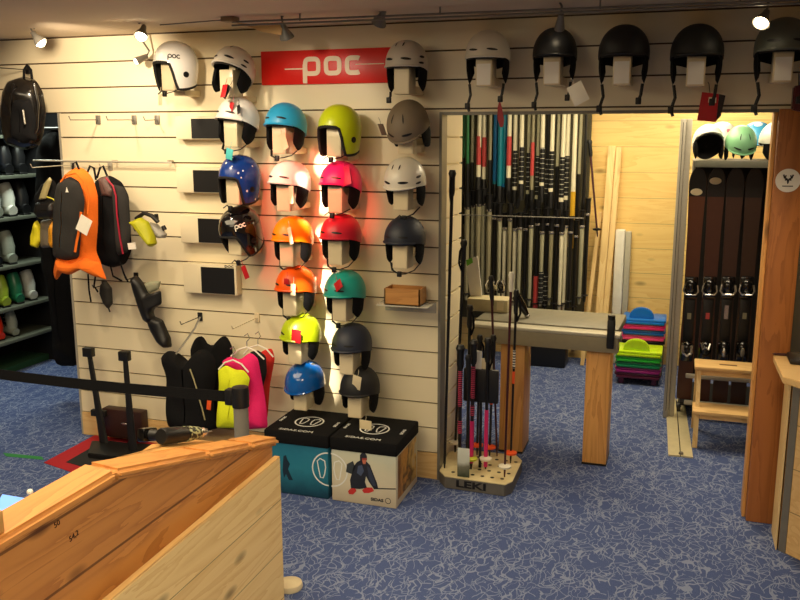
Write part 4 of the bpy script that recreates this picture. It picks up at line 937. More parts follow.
# black crate and offcut below the bench
q0, q1 = Pz(507, 364), Pz(566, 366.5)
t = thing('black_crate', 'low black crate of dark gear on the floor under the bench', 'crate', ((q0.x+q1.x)/2, q0.y+.1, 0))
b_ = MB(); b_.box((q0.x, q0.y, .001), (q1.x, q0.y+.20, .22), .01); b_.build('body', M_BLACK, t)
for k in range(4):
    b_ = MB(); cx = q0.x+(q1.x-q0.x)*(k+.5)/4; b_.ell((cx, q0.y+.08, .24), (.06, .08, .07+.01*(k % 2))); b_.build('dark_gear', M_BLACKF, t)
t = thing('wooden_offcut', 'pale board offcut leaning upright behind the bench legs', 'board', Pz(573, 360))
a_ = Pz(570, 360); b_ = MB(); b_.prism([Pz(570, 355), Pz(575, 355), P(579, 330, 6.62), P(574, 330, 6.62)], (0, .02, 0)); b_.build('board', M_PINE, t)
solo('green_bag', MB().box(Pz(579, 352)+Vector((-.02, .06, 0.001)), Pz(590, 352)+Vector((.03, .16, .2)), .02), mat('bag_green', (44, 128, 50), .6), 'green bag on the floor behind the right bench leg', 'bag')
# ================================================================ PLANKS AND FOAM
def plank(label, x0, y0, x1, y1, w, Yb, Yt, m=M_PINE):
    top_ = P(x1, y1, Yt); mid = P(x0, y0, Yb); d = (mid-top_); k = (top_.z-.001)/(top_.z-mid.z); bot = top_+d*k
    t = thing('timber_batten', label, 'plank', bot, group='battens leaning on the pine wall')
    b_ = MB(); W = Vector((w/2, 0, 0)); b_.prism([bot-W, bot+W, top_+W, top_-W], (0, -.03, 0), .002); b_.build('batten', m, t); return t
plank('tall pale batten leaning on the pine wall, left of the pair', 599.5, 310, 612.5, 146, .055, 6.86, 6.965)
plank('tall pale batten leaning on the pine wall, right of the pair', 606, 310, 619.5, 147, .04, 6.86, 6.965)
plank('short pale batten leaning beside the black poles', 590, 300, 600.5, 212, .03, 6.86, 6.95)
x0, x1 = P(614, 250, 6.85).x, P(630, 250, 6.85).x
t = thing('foam_roll', 'white wrapped foam panel standing beside the battens', 'foam panel', ((x0+x1)/2, 6.85, 0))
b_ = MB(); b_.box((x0, 6.90, .001), (x0+(x1-x0)*.62, 6.99, P(620, 230, 6.9).z), .012); b_.build('panel', mat('foam_white', (226, 224, 212), .5, bump=.3, scale=20), t)
b_ = MB(); b_.box((x0+(x1-x0)*.64, 6.92, .001), (x1, 6.99, P(620, 232, 6.9).z), .006); b_.build('side_sheet', mat('foam_grey', (178, 174, 156), .5), t)
# ================================================================ PLASTIC SLEDGES (stacked)
SL = [(379, 'maroon'), (372, 'purple'), (363.5, 'emerald'), (357.5, 'green'), (352.5, 'lime')]
scol = {'maroon': (84, 20, 52), 'purple': (150, 36, 120), 'emerald': (18, 130, 84), 'green': (40, 176, 50), 'lime': (196, 236, 24), 'pink': (216, 40, 120), 'dark': (26, 26, 34), 'blue': (24, 118, 216), 'deep blue': (22, 84, 170), 'rose': (226, 64, 140)}
def sledge(c, label, xL, xR, Y, z, topmost, lean=0, gi=''):
    x0, x1 = P(xL, 360, Y).x, P(xR, 360, Y).x; w = x1-x0
    t = thing('plastic_stool', label, 'stool', ((x0+x1)/2, Y, z), group=gi)
    m = mat('plastic_'+c, scol[c], .3)
    cx = (x0+x1)/2
    b_ = MB(); b_.box((x0, Y, z+.012), (x1, Y+.26, z+.036), .010); b_.build('seat', m, t)
    b_ = MB(); b_.box((x0+.012, Y-.006, z-.004), (x1-.012, Y+.02, z+.014), .004); b_.build('apron', m, t)
    for sx in (x0+.03, x1-.07) if c in ('maroon', 'dark') else ():
        for yy in (Y+.01, Y+.20): 
            b_ = MB(); b_.box((sx, yy, max(z-.05, .001)), (sx+.04, yy+.04, z+.014), .006); b_.build('leg', m, t)
    if topmost:
        b_ = MB(); n = 16
        pr = [Vector((cx+w*.28*math.cos(PI*k/n)*1.0-.02, Y+.03, z+.034+.085*math.sin(PI*k/n)**.8)) for k in range(n+1)]
        b_.prism(pr, (0, .05, 0), .006); b_.build('handle', m, t)
zf = 6.33
for i, (yy, c) in enumerate(SL):
    z = .055+.042*i
    sledge(c, f'{c} plastic piece in the front stack, ' + ('topmost with rounded grip' if i == 4 else ['lowest of the stack', 'just above the maroon one', 'just above the purple one', 'directly under the lime one'][i]), 615, 662, zf, z, i == 4, gi='front stack of coloured plastic stools')
zf2 = 6.62
for i, c in enumerate(('dark', 'rose', 'deep blue', 'pink', 'blue')):
    z = .24+.042*i
    sledge(c, f'{c} plastic piece in the rear stack, ' + ['lowest visible there', 'just above the dark one', 'between the rose and pink ones', 'directly under the bright blue one', 'topmost with rounded grip'][i], 620, 664, zf2, z, i == 4, gi='rear stack of coloured plastic stools')
x0, x1 = P(620, 360, zf2).x, P(664, 360, zf2).x
t = thing('stacking_crate', 'dark crate standing under the rear plastic stack', 'crate', ((x0+x1)/2, zf2, 0))
b_ = MB(); b_.box((x0+.01, zf2, .001), (x1-.01, zf2+.28, .188), .01); b_.build('body', M_DARKPANEL, t)
# ================================================================ SLIDING TRACK, DOOR POST, SKI RACK
t = thing('floor_track', 'pale metal floor track running into the storage room', 'track', (.08, 4.93, 0))
gv = (Pz(677.7, 423), Pz(680.3, 456))
for nm, a, b, c, d_ in (('left_strip', (665.4, 392), (668.3, 456), (680, 457), (675.5, 400)), ('right_strip', (676.5, 400), (681, 457), (693, 458.5), (684, 400))):
    b_ = MB(); b_.prism([Pz(*a), Pz(*b), Pz(*c), Pz(*d_)], (0, 0, .009)); b_.build(nm, mat('track_ivory', (214, 204, 166), .4, .2), t)
b_ = MB(); b_.prism([Pz(675.6, 401), Pz(680.2, 457), Pz(680.9, 457), Pz(676.3, 401)], (0, 0, .004)); b_.build('groove', M_BLACK, t)
q = Pz(681, 454, .009); b_ = MB(); b_.lathe([(0, 0), (.014, 0), (.012, .012), (0, .014)], 14, Matrix.Translation(q)); b_.build('end_stop', M_STEEL, t)
Yf = 5.66
xa, xb = P(668, 300, Yf).x, P(683, 300, Yf).x
xa = -.015; 
t = thing('door_upright', 'tall ribbed aluminium upright left of the ski rack', 'upright', (xa+.04, Yf, 0))
zt_ = P(683, 119, Yf).z
b_ = MB(); b_.box((xa-.012, Yf-.03, .001), (xa+.022, Yf+.05, zt_), .003); b_.build('outer_profile', M_ALU, t)
b_ = MB(); b_.box((xa+.023, Yf-.015, .001), (xa+.058, Yf+.05, zt_), .003); b_.build('inner_profile', M_ALU, t)
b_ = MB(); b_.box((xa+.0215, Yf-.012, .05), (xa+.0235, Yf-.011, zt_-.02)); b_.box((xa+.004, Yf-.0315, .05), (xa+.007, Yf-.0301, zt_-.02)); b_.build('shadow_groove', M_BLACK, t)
# ski rack trolley
RX0, RX1 = .075, .60; RY0, RY1 = 5.62, 6.2
zs = P(730, 160, 5.64).z
t = thing('ski_rack', 'dark wheeled ski rack with steel rails and a helmet shelf', 'rack', (.33, 5.8, 0))
b_ = MB(); b_.box((RX0, RY1-.015, .14), (RX1, RY1, zs-.02)); b_.build('back_panel', mat('rack_dark', (20, 15, 12), .8), t)
for x in (RX0-.004, RX1-.012):
    for y in (5.79, RY1-.05):
        b_ = MB(); b_.box((x-.008, y-.010, .07), (x+.008, y+.012, zs-.031), .002); b_.build('upright', M_STEEL, t)
        b_ = MB(); b_.lathe([(0, -.012), (.032, -.012), (.035, 0), (.032, .012), (0, .012)], 18, Matrix.Translation((x, y, .036)) @ Matrix.Rotation(PI/2, 4, 'Y')); b_.box((x-.016, y-.01, .035), (x-.013, y+.01, .075)); b_.box((x+.013, y-.01, .035), (x+.016, y+.01, .075)); b_.build('castor', M_BLACK, t)
for z, nm in ((.12, 'lower_rail'), (.30, 'middle_rail')):
    b_ = MB(); b_.box((RX0+.025, RY0, z-.014), (RX1-.025, RY0+.02, z+.014), .003); b_.build(nm, M_ALU, t)
b_ = MB(); b_.box((RX0-.0, RY0-.01, zs-.045), (RX1+.02, RY0+.015, zs-.005), .002); b_.build('shelf_rail', mat('rail_grey', (104, 104, 90), .5), t)
b_ = MB(); b_.box((RX0-.012, RY0+.016, zs-.03), (RX1+.02, RY1, zs-.006), .002); b_.build('shelf_board', M_GREYPAINT, t)
b_ = MB(); b_.box((RX0, RY0+.06, .08), (RX1, RY1-.02, .105)); b_.build('floor_board', M_DARKPANEL, t)
# skis
M_SKI = [mat('ski_brown', (92, 50, 28), .4), mat('ski_dark_brown', (76, 42, 28), .4), mat('ski_umber', (64, 40, 30), .4), mat('ski_black_brown', (58, 38, 28), .4)]
def ski(px, ytip, label, m, disc=None, style=0):
    Y = 5.74; tip = P(px, ytip, Y); cx = tip.x+.036; w = .050; z0 = .107; tip.z = min(tip.z, zs-.05)
    t = thing('ski', label, 'ski', (cx, Y, z0), group='skis standing in the dark rack')
    n = 12; H = tip.z-z0
    prof = [(w*.92, 0), (w*.95, .10), (w*.82, .45), (w*.9, .75), (w*1.05, .93)]
    top_arc = [(w*1.05*math.cos(a*PI/2/n), .93+(.07)*math.sin(a*PI/2/n)) for a in range(1, n)]
    R = prof+top_arc; out = [Vector((cx+a, Y, z0+b*H)) for a, b in R]+[Vector((cx-a, Y, z0+b*H)) for a, b in R[::-1]]
    b_ = MB(); b_.prism(out, (0, .014, 0), .003); b_.build('board', m, t)
    H9 = [(a*.97, b) for a, b in top_arc if True]; zlow = .88
    o9 = [(w*1.0, zlow)]+H9; b_ = MB(); b_.prism([Vector((cx+a, Y-.0006, z0+b*H)) for a, b in o9]+[Vector((cx-a, Y-.0006, z0+b*H)) for a, b in o9[::-1]], (0, .0008, 0)); b_.build('tip_patch', mat('ski_tip_black', (24, 22, 22), .4), t)
    if disc: q = P(disc[0], disc[1], Y-.003); b_ = MB(); b_.ell(q, (.036, .002, .022), 24); b_.build('tip_emblem', M_IVORY, t)
    zt, zh = P(px, 290, Y).z, P(px, 347, Y).z
    b_ = MB(); b_.box((cx-.04, Y-.028, zt-.05), (cx+.04, Y-.0005, zt+.09), .008); b_.ell((cx, Y-.04, zt+.03), (.036, .03, .045)); b_.build('toe_piece', M_BLACKG, t)
    b_ = MB(); b_.tube([(cx-.038, Y-.05, zt+.04), (cx-.045, Y-.055, zt), (cx-.03, Y-.06, zt-.022), (cx+.03, Y-.06, zt-.022), (cx+.045, Y-.055, zt), (cx+.038, Y-.05, zt+.04)], .006 if style != 2 else .009, 8); b_.build('toe_wing', M_SILVER, t)
    b_ = MB(); b_.box((cx-.032, Y-.02, zh+.04), (cx+.032, Y-.0005, zt-.06), .004); b_.build('binding_plate', M_BLACK, t)
    b_ = MB(); b_.box((cx-.038, Y-.05, zh-.09), (cx+.038, Y-.0005, zh+.035), .012); b_.ell((cx, Y-.05, zh-.0), (.036, .04, .05)); b_.build('heel_piece', M_BLACKG, t)
    sil = M_SILVER if style != 3 else M_STEEL
    b_ = MB()
    if style == 0: b_.tube([(cx-.028, Y-.085, zh+.03), (cx-.026, Y-.09, zh-.02), (cx, Y-.092, zh-.04), (cx+.026, Y-.09, zh-.02), (cx+.028, Y-.085, zh+.03)], .011, 8)
    elif style == 1: b_.tube([(cx-.026, Y-.08, zh+.04), (cx-.016, Y-.092, zh), (cx, Y-.092, zh+.015), (cx+.016, Y-.092, zh), (cx+.026, Y-.08, zh+.04)], .009, 8)
    else: b_.ell((cx, Y-.088, zh-.02), (.014, .012, .03))
    b_.build('heel_lever', sil, t)
    q = Vector((cx, Y-.022, (zt+zh)/2+.02)); b_ = MB(); b_.box(q-Vector((.012, .002, .02)), q+Vector((.012, 0, .02 if style != 2 else .07))); b_.build('binding_label', (M_BRN, M_RD, M_SILVER, M_BRN)[style], t)
ski(693, 165, 'brown ski with pale oval emblem low on its tip, leftmost in the rack', M_SKI[0], (696.5, 192), 0)
ski(712, 164, 'dark brown ski with pale oval emblem near its tip, second in the rack', M_SKI[1], (715.5, 181), 1)
ski(731, 163, 'umber ski with a long silver binding label, third in the rack', M_SKI[2], None, 2)
ski(750, 163, 'black-brown ski beside the timber post, last in the rack', M_SKI[3], None, 3)
# helmets on the shelf
ZS = zs-.006
def shelf_helmet(px, py, Y, label, m, rot, style='half', k=1., tags=(), vents='slits'):
    h_ = helmet(px, py, label, m, style, rot, Y=Y, strap=None, vents=vents, k=k, group='helmets on the rack shelf', bracket=False, tags=tags); bpy.context.view_layer.update()
    h_.location.z += ZS+.002-min((c.matrix_world @ v.co).z for c in h_.children for v in c.data.vertices); return h_
shelf_helmet(708, 140, 5.76, 'white helmet with open dark inside at the left of the rack shelf', hm('shelf_white', (236, 234, 226), .3), (-38, 0, 10), vents='none', k=.95)
shelf_helmet(741, 140, 5.72, 'mint green helmet in front on the rack shelf', hm('mint', (128, 186, 140), .35), (30, 0, 10), vents='four', k=.93)
shelf_helmet(722, 132, 6.04, 'white and pink helmet behind the mint green one', dots('helmet_white_pink', (236, 232, 226), (210, 120, 150), 18, .3), (10, 0, 0), vents='none')
shelf_helmet(757, 138, 6.04, 'sky blue and white helmet at the back of the rack shelf', dots('helmet_blue_white', (70, 160, 214), (238, 240, 240), 14, .36), (10, 0, 20), vents='none')
shelf_helmet(780, 140, 5.78, 'white and black helmet beside the post on the rack shelf', hm('shelf_white_two', (228, 226, 214), .3), (10, 0, 60))
# red carton hanging over the doorway
Y = 4.12
t = thing('red_carton', 'flat red carton with dark side hanging over the doorway', 'carton', P(711, 122, Y))
b_ = MB(); b_.prism([P(a, b, Y) for a, b in ((697, 120.5), (702, 92), (719, 94), (716, 122))], (0, .02, 0)); b_.build('front', M_TAGRED, t)
b_ = MB(); b_.prism([P(a, b, Y) for a, b in ((716.2, 121), (719.2, 94), (725.5, 95.5), (721, 116))], (0, .02, 0)); b_.build('dark_side', mat('carton_dark', (40, 28, 24), .6), t)
b_ = MB(); b_.prism([P(a, b, Y-.0006) for a, b in ((708, 102.5), (708.8, 97), (716.5, 97.5), (716, 103))], (0, -.0004, 0)); b_.build('white_patch', M_IVORY, t)
b_ = MB(); b_.tube([P(710, 93, Y+.01), P(709, 84, Y+.03), P(708, 82, D-.001)], .0015, 6); b_.build('cord', M_BLACK, t)
t = thing('hanging_case', 'dark maroon case hanging from the right end of the lintel', 'case', P(797, 105, 4.05))
b_ = MB(); b_.prism([P(a, b, 4.06) for a, b in ((792, 110), (794, 86), (808, 84), (806, 112))], (0, .06, 0), .006); b_.build('body', mat('maroon', (84, 30, 34), .35), t)
b_ = MB(); b_.tube([P(799, 86, 4.09), P(799, 76, 4.12), P(799, 72, D-.001)], .003, 6); b_.build('cord', M_BLACK, t)
# step stool
def stool():
    q = Pz(692, 446); qb = Pz(689, 425)
    x0 = q.x; x1 = x0+.37; y0 = 5.11; 
    t = thing('step_stool', 'two-step pine step stool in front of the ski rack', 'step stool', ((x0+x1)/2, y0+.2, 0))
    zu = Pz(700, 366, 0).z
    h2, h1 = P(700, 366, 5.25).z, P(700, 411, 5.10).z
    for x in (x0, x1-.035):
        b_ = MB(); b_.prism([(x, y0+.0, .001), (x, y0+.04, .001), (x, y0+.055, h1-.02), (x, y0+.02, h1-.02)], (.028, 0, 0), .002); b_.build('front_leg', M_PINE, t)
        b_ = MB(); b_.prism([(x-.004, y0+.36, .001), (x-.004, y0+.40, .001), (x-.004, y0+.27, h2-.02), (x-.004, y0+.23, h2-.02)], (.026, 0, 0), .002); b_.build('rear_leg', M_PINE, t)
        b_ = MB(); b_.prism([(x+.004, y0+.05, h1-.03), (x+.004, y0+.09, h1-.03), (x+.004, y0+.19, h2-.02), (x+.004, y0+.15, h2-.02)], (.024, 0, 0), .002); b_.build('side_bar', M_PINE, t)
    b_ = MB(); b_.box((x0-.012, y0-.02, h1-.022), (x1+.005, y0+.17, h1), .005); b_.box((x0+.03, y0+.012, h1-.055), (x1-.04, y0+.03, h1-.021), .002); b_.build('lower_step', M_PINE_X, t)
    b_ = MB(); b_.box((x0-.012, y0+.12, h2-.022), (x1+.005, y0+.32, h2), .005); b_.box((x0+.02, y0+.155, h2-.06), (x1-.04, y0+.173, h2-.021), .002); b_.build('upper_step', M_PINE_X, t)
    b_ = MB(); b_.box((x0+.13, y0+.20, h2+.0002), (x0+.23, y0+.225, h2+.001)); b_.build('grip_slot', mat('slot_brown', (120, 80, 40), .6), t)
stool()
# ================================================================ RIGHT COUNTER
t = thing('service_counter', 'pale pine counter corner with grey edge strip at the far right', 'counter', (.8, 3.9, 0))
TZ = .847
b_ = MB(); b_.prism([(x, y, 0) for x, y in ((.505, 4.09), (.512, 3.90), (.535, 3.875), (.735, 3.69), (1.5, 3.69), (1.5, 4.09))], (0, 0, TZ-.03)); b_.build('carcass', wood('pine_counter_front', (236, 200, 138), (206, 156, 90), 0, 2, .2, knots=1., seam=.01), t)
b_ = MB(); b_.prism([(x, y, TZ-.03) for x, y in ((.447, 4.12), (.452, 3.75), (.62, 3.58), (1.5, 3.58), (1.5, 4.12))], (0, 0, .03), .003); b_.build('worktop', M_PINE_X, t)
b_ = MB(); b_.box((.500, 3.895, .0), (.5045, 4.085, TZ-.03)); b_.build('pale_side', M_PINE, t)
dv = Vector((.735-.535, 3.69-3.875, 0)).normalized(); nr = Vector((dv.y, -dv.x, 0))
b_ = MB(); a = Vector((.514, 3.8945, 0))+nr*.0006; b_.prism([a, a+dv*.035, a+dv*.035+nr*.003, a+nr*.003], (0, 0, TZ-.03)); b_.build('grey_edge_strip', M_STEEL, t)
q = Pz(793, 361, TZ)
t = thing('card_tray', 'black tray lying on the pale pine counter', 'tray', (q.x+.09, q.y, TZ))
b_ = MB(); b_.box((q.x-.02, q.y-.07, TZ+.0008), (q.x+.25, q.y+.08, TZ+.022), .006); b_.build('tray', M_BLACK, t)
q = Pz(779, 355.5, TZ)
t = thing('pen', 'dark pen lying near the counter corner', 'pen', q)
b_ = MB(); b_.tube([(q.x-.02, q.y-.005, TZ+.007), (q.x+.09, q.y-.002, TZ+.007)], .006, 10); b_.tube([(q.x-.03, q.y-.0054, TZ+.007), (q.x-.02, q.y-.005, TZ+.007)], [.001, .005], 8); b_.build('barrel', mat('pen_maroon', (58, 24, 24), .3), t)
# ================================================================ FOREGROUND COUNTER
f0 = Pz(284.5, 601)
XF = f0.x; YE = f0.y
def onX(px, py, X):
    d = ray(px, py); return EYE+d*(X/d.x)
zp = onX(281.5, 456, XF).z; pn = onX(118, 595, XF)
def ztop(y): return zp+(pn.z-zp)*(YE-y)/(YE-pn.y)
XC = XF-.055
t = thing('front_counter', 'oiled pine counter with rounded sloping cap and pale end panel in the foreground', 'counter', (XC-.3, 1.6, 0))
fe = onX(272, 446, XC); be = onX(113, 480, XC); le = onX(0, 548, XC)
capth = .034
zl = be.z-capth
prof = [(XC, -.2, 0), (XC, fe.y, 0), (XC, fe.y, fe.z), (XC, be.y, be.z), (XC, -.2, be.z)]
b_ = MB(); b_.prism([Vector(p) for p in prof], (-.03, 0, 0)); b_.build('boarded_face', M_ORANGE_Y, t)
W1 = .125; ov = .02
def capseg(name, a, b, wa, wb, bev=.012, dxa=0, dxb=0):
    b_ = MB(); A1, B1 = Vector((XC+ov, a.y, a.z)), Vector((XC+ov, b.y, b.z))
    up = Vector((0, 0, capth))
    b_.prism([A1, B1, B1-Vector((wb, dxb, 0)), A1-Vector((wa, dxa, 0))], up, bev); return b_.build(name, M_ORANGE_CAP, t, 75)
mid1 = be.lerp(fe, .50); mid1b = be.lerp(fe, .502)
L0 = Vector((XC, -.2, be.z))
capseg('cap_board', L0, Vector((XC, be.y-.003, be.z)), W1, W1, dxb=-.02)
capseg('cap_board', Vector((XC, be.y, be.z)), mid1, W1, W1, dxa=-.02, dxb=0)
m2 = be.lerp(fe, .505); m3 = be.lerp(fe, .80); m3b = be.lerp(fe, .805)
capseg('cap_board', m2, m3, W1, W1); capseg('cap_board', m3b, fe+Vector((0, .03, -.006)), W1, W1)
# inner side and inner worktop
b_ = MB(); b_.prism([Vector((XC-.032, fe.y-.002, 0)), Vector((XC-.032, fe.y-.002, fe.z-.01)), Vector((XC-.10, fe.y-.002, fe.z-.01)), Vector((XC-.10, fe.y-.002, 0))], (0, -.03, 0)); b_.build('end_post', M_PINE, t)
# pale panel
b_ = MB(); b_.prism([(XF, -.2, .001), (XF, YE, .001), (XF, YE, zp), (XF, -.2, ztop(-.2))], (-.022, 0, 0), .002); b_.build('end_panel', M_PINE_Y, t)
b_ = MB(); b_.prism([(XF-.001, -.2, ztop(-.2)-.0005), (XF-.001, YE-.001, zp-.0005), (XF-.001, YE-.001, zp+.004), (XF-.001, -.2, ztop(-.2)+.004)], (-.0225, 0, 0)); b_.build('panel_edge', wood('ply_edge', (236, 196, 130), (190, 140, 80), 1, knots=0), t)
for yy in (YE-.08, YE-.6):
    b_ = MB(); b_.box((XC+.001, yy-.03, .3), (XF-.0225, yy, zp-.05)); b_.build('spacer', M_PINE, t)
# pencil scribbles on the face
for (px, py, txt) in ((57, 524, '50'), (74, 536, '54,2')):
    q = onX(px, py, XC+.0008); R_ = Matrix(((0, 0, 1), (1, 0, 0), (0, 1, 0)))
    text('pencil_note', txt, .022, mat('pencil', (64, 34, 20), .7), q, R_ @ Matrix.Rotation(.15, 3, 'Z'), t)
# ledge behind the cap and the drill lying on it
cu_d = (fe-be).normalized()
def cap_at(px, py):                     # point of the sloping cap's top plane
    n_ = Vector((0, -cu_d.z, cu_d.y)); p0_ = be+Vector((0, 0, capth)); d = ray(px, py); return EYE+d*((p0_-EYE).dot(n_)/d.dot(n_))
xi = XC+ov-W1-.001
w0, w1_, w2_ = cap_at(128, 459), cap_at(151, 443.5), cap_at(172, 447)
def zcap(y): return be.z+capth+(fe.z-be.z)*(y-be.y)/(fe.y-be.y)
pl = [(xi, w0.y-.05), (xi, w2_.y+.25), (xi-.10, w2_.y+.22), (w1_.x, w1_.y), (w0.x, w0.y)]
b_ = MB(); b_.prism([Vector((x, y, zcap(y)-.032)) for x, y in pl], (0, 0, .030), .003); b_.build('side_board', wood('ledge_pine', (236, 178, 104), (190, 126, 64), 1, knots=.3), t)
qa, qb = cap_at(160, 446), cap_at(206, 440.5)
t = thing('cordless_drill', 'black cordless drill with silver chuck lying on the counter', 'drill', qa)
ax = (qb-qa).normalized(); Ld = (qb-qa).length; r = .030; upn = Vector((0, -cu_d.z, cu_d.y)); c0 = qa+upn*(r+.002)
b_ = MB(); b_.tube([c0, c0+ax*.008, c0+ax*Ld*.30, c0+ax*Ld*.62], [r*.85, r, r, r*.82], 16); b_.build('motor_housing', M_BLACK, t)
camo_m = NT('camouflage'); tc = camo_m.n('ShaderNodeTexCoord'); vz = camo_m.n('ShaderNodeTexNoise', i_Scale=70., i_Detail=1.); camo_m.l(tc.outputs['Object'], vz.inputs['Vector'])
camo_m.l(camo_m.mix(camo_m.math('GREATER_THAN', vz.outputs[0], .5), srgb(30, 34, 26), srgb(180, 186, 140)), camo_m.b.inputs['Base Color'])
b_ = MB(); b_.tube([c0+ax*Ld*.50, c0+ax*Ld*.60, c0+ax*Ld*.80], [r*.95, r*.92, r*.72], 16); b_.build('gear_case', camo_m.m, t)
b_ = MB(); b_.tube([c0+ax*Ld*.80, c0+ax*Ld*.88, c0+ax*Ld*.97, c0+ax*Ld], [r*.6, r*.62, r*.45, r*.2], 14); b_.build('chuck', M_SILVER, t)
b_ = MB(); b_.tube([c0+ax*Ld, c0+ax*(Ld+.03)], .0025, 6); b_.build('bit', M_STEEL, t)
sd = ax.cross(upn).normalized(); sd = -sd if sd.x > 0 else sd
sd = (sd-upn*.08).normalized()
b_ = MB(); h0 = c0+ax*Ld*.24; b_.tube([h0, h0+sd*.06-ax*.010, h0+sd*.085-ax*.014], [.020, .018, .020], 10); b_.build('handle', M_BLACK, t)
b_ = MB(); hb = h0+sd*.10-ax*.014; b_.box((-.035, -.016, -.024), (.035, .016, .024), .006, Matrix.Translation(hb) @ Matrix((ax, (sd-ax*sd.dot(ax)).normalized(), ax.cross((sd-ax*sd.dot(ax)).normalized()))).transposed().to_4x4()); b_.build('battery', M_BLACKG, t)
# tablet, knob and carton at the left end
q = Pz(14, 503, .85)
t = thing('tablet', 'tablet with glowing blue screen behind the counter cap', 'tablet', (q.x, q.y, .8))
pl = [Pz(a, b, .93) for a, b in ((3, 494), (30, 499), (12, 516), (4, 514))]
pl = [Pz(a, b, .85) for a, b in ((1, 493), (31, 498), (21, 513), (-10, 512))]
b_ = MB(); b_.prism([p-Vector((0, 0, .012)) for p in pl], (0, 0, .012), .002); b_.build('case', M_BLACK, t)
cc = sum((p for p in pl), Vector())/4
b_ = MB(); b_.prism([cc.lerp(p, .86)+Vector((0, 0, .0002)) for p in pl], (0, 0, .0006)); b_.build('screen', mat('screen_blue', (110, 160, 240), .3, emis=.8, var=0), t)
b_ = MB(); b_.tube([(cc.x, cc.y, .838), (cc.x, cc.y, .001)], .015, 8); b_.build('stand_pole', M_BLACK, t)
q = Pz(30, 492, .90); t = thing('white_knob', 'small white round knob beside the glowing tablet', 'knob', (q.x, q.y, .8))
b_ = MB(); b_.ell((q.x, q.y, .90), (.0085, .0085, .0085)); b_.build('ball', M_WHITE, t)
b_ = MB(); b_.tube([(q.x, q.y, .893), (q.x, q.y, .001)], .004, 8); b_.build('stem', M_BLACK, t)
zc_ = be.z+capth+.001
q = Pz(9, 530, zc_); 
t = thing('carton', 'small tan carton standing on the left end of the counter cap', 'carton', (q.x-.03, q.y-.04, zc_))
b_ = MB(); b_.box((q.x-.07, q.y-.10, zc_), (q.x-.002, q.y-.01, zc_+.055), .003); b_.build('body', mat('carton_tan', (206, 158, 92), .6), t)
# round foot at the floor
q = Pz(290, 588, .0)
t = thing('round_foot', 'cream round foot on the carpet by the pale panel', 'foot', q)
b_ = MB(); b_.lathe([(0, .001), (.050, .001), (.054, .010), (.050, .026), (.03, .034), (0, .036)], 28, Matrix.Translation((q.x+.0, q.y, 0))); b_.build('disc', M_IVORY, t)
# ================================================================ LEFT BACK ROOM: BOOT SHELVES
t = thing('boot_shelf', 'dark shelving with ski boots in the room at the far left', 'shelving', (-5.1, 5.1, 0))
SX0, SX1 = -5.25, -4.82; SY0, SY1 = 4.40, 5.62
b_ = MB(); b_.box((SX0-.02, SY0, 0.001), (SX0, SY1, 2.05)); b_.build('back_panel', M_DARKPANEL, t)
for yy in (SY0, SY1-.02):
    b_ = MB(); b_.box((SX0, yy, .001), (SX1-.05, yy+.02, 2.05)); b_.build('side_panel', M_DARKPANEL, t)
zs_ = [.29, .54, .86, 1.225, 1.54, 1.84]
for z in zs_:
    b_ = MB(); b_.box((SX0, SY0+.02, z-.025), (SX1, SY1-.02, z), .002); b_.build('shelf', mat('shelf_grey', (96, 100, 88), .5), t)
b_ = MB(); b_.box((SX0, SY0, .001), (-4.93, SY1+.1, .05)); b_.build('plinth', mat('plinth_green_light', (24, 70, 40), .9), t)  # green light falling on the plinth is put into its colour
def boot_meshes():
    lo = MB()                                  # toe toward +X
    sec = [(-.13, .05, .075), (-.08, .052, .10), (-.02, .05, .12), (.05, .048, .095), (.11, .045, .075), (.15, .03, .055)]
    lo.tube([(x, 0, h*.5+.012) for x, w, h in sec], [max(w, h*.5)*.98 for x, w, h in sec], 12, flat=None)
    for v in lo.bm.verts: v.co.y *= .8; v.co.z = max(v.co.z, .012)
    cu_ = MB(); cu_.tube([(-.055, 0, .09), (-.06, 0, .16), (-.035, 0, .24), (-.015, 0, .285)], [.062, .066, .064, .060], 14)
    for v in cu_.bm.verts: v.co.y *= .82
    bk = MB()
    for x, z in ((.07, .098), (.02, .128), (.012, .175), (.022, .22)): bk.box((x-.014, -.055, z-.006), (x+.014, .055, z+.006), .003)
    so = MB(); so.box((-.135, -.034, 0), (.15, .034, .016), .004)
    li = MB(); li.tube([(-.02, 0, .27), (-.01, 0, .31)], [.050, .045], 12)
    return [m.mesh(n, 50) for n, m in (('lower_shell', lo), ('cuff', cu_), ('buckles', bk), ('sole', so), ('inner_boot', li))]
BM_ = boot_meshes()
bc = {'white': (214, 216, 206), 'grey': (150, 158, 146), 'lime': (176, 190, 24), 'cyan': (90, 176, 186), 'yellow-green': (164, 190, 60), 'green': (40, 120, 84), 'red': (214, 48, 22), 'black': (26, 26, 28), 'blue': (26, 120, 204), 'orange-red': (226, 70, 26)}
rows = [(.29, ['red', 'orange-red', 'red', 'grey']), (.54, ['lime', 'cyan', 'yellow-green', 'green', 'white']), (.86, ['white', 'black', 'black', 'grey']), (1.225, ['black', 'white', 'grey', 'white', 'black']), (1.54, ['blue', 'black', 'blue', 'black', 'black'])]
names = {.29: 'bottom shelf', .54: 'second shelf from the bottom', .86: 'middle shelf', 1.225: 'second shelf from the top', 1.54: 'top shelf'}
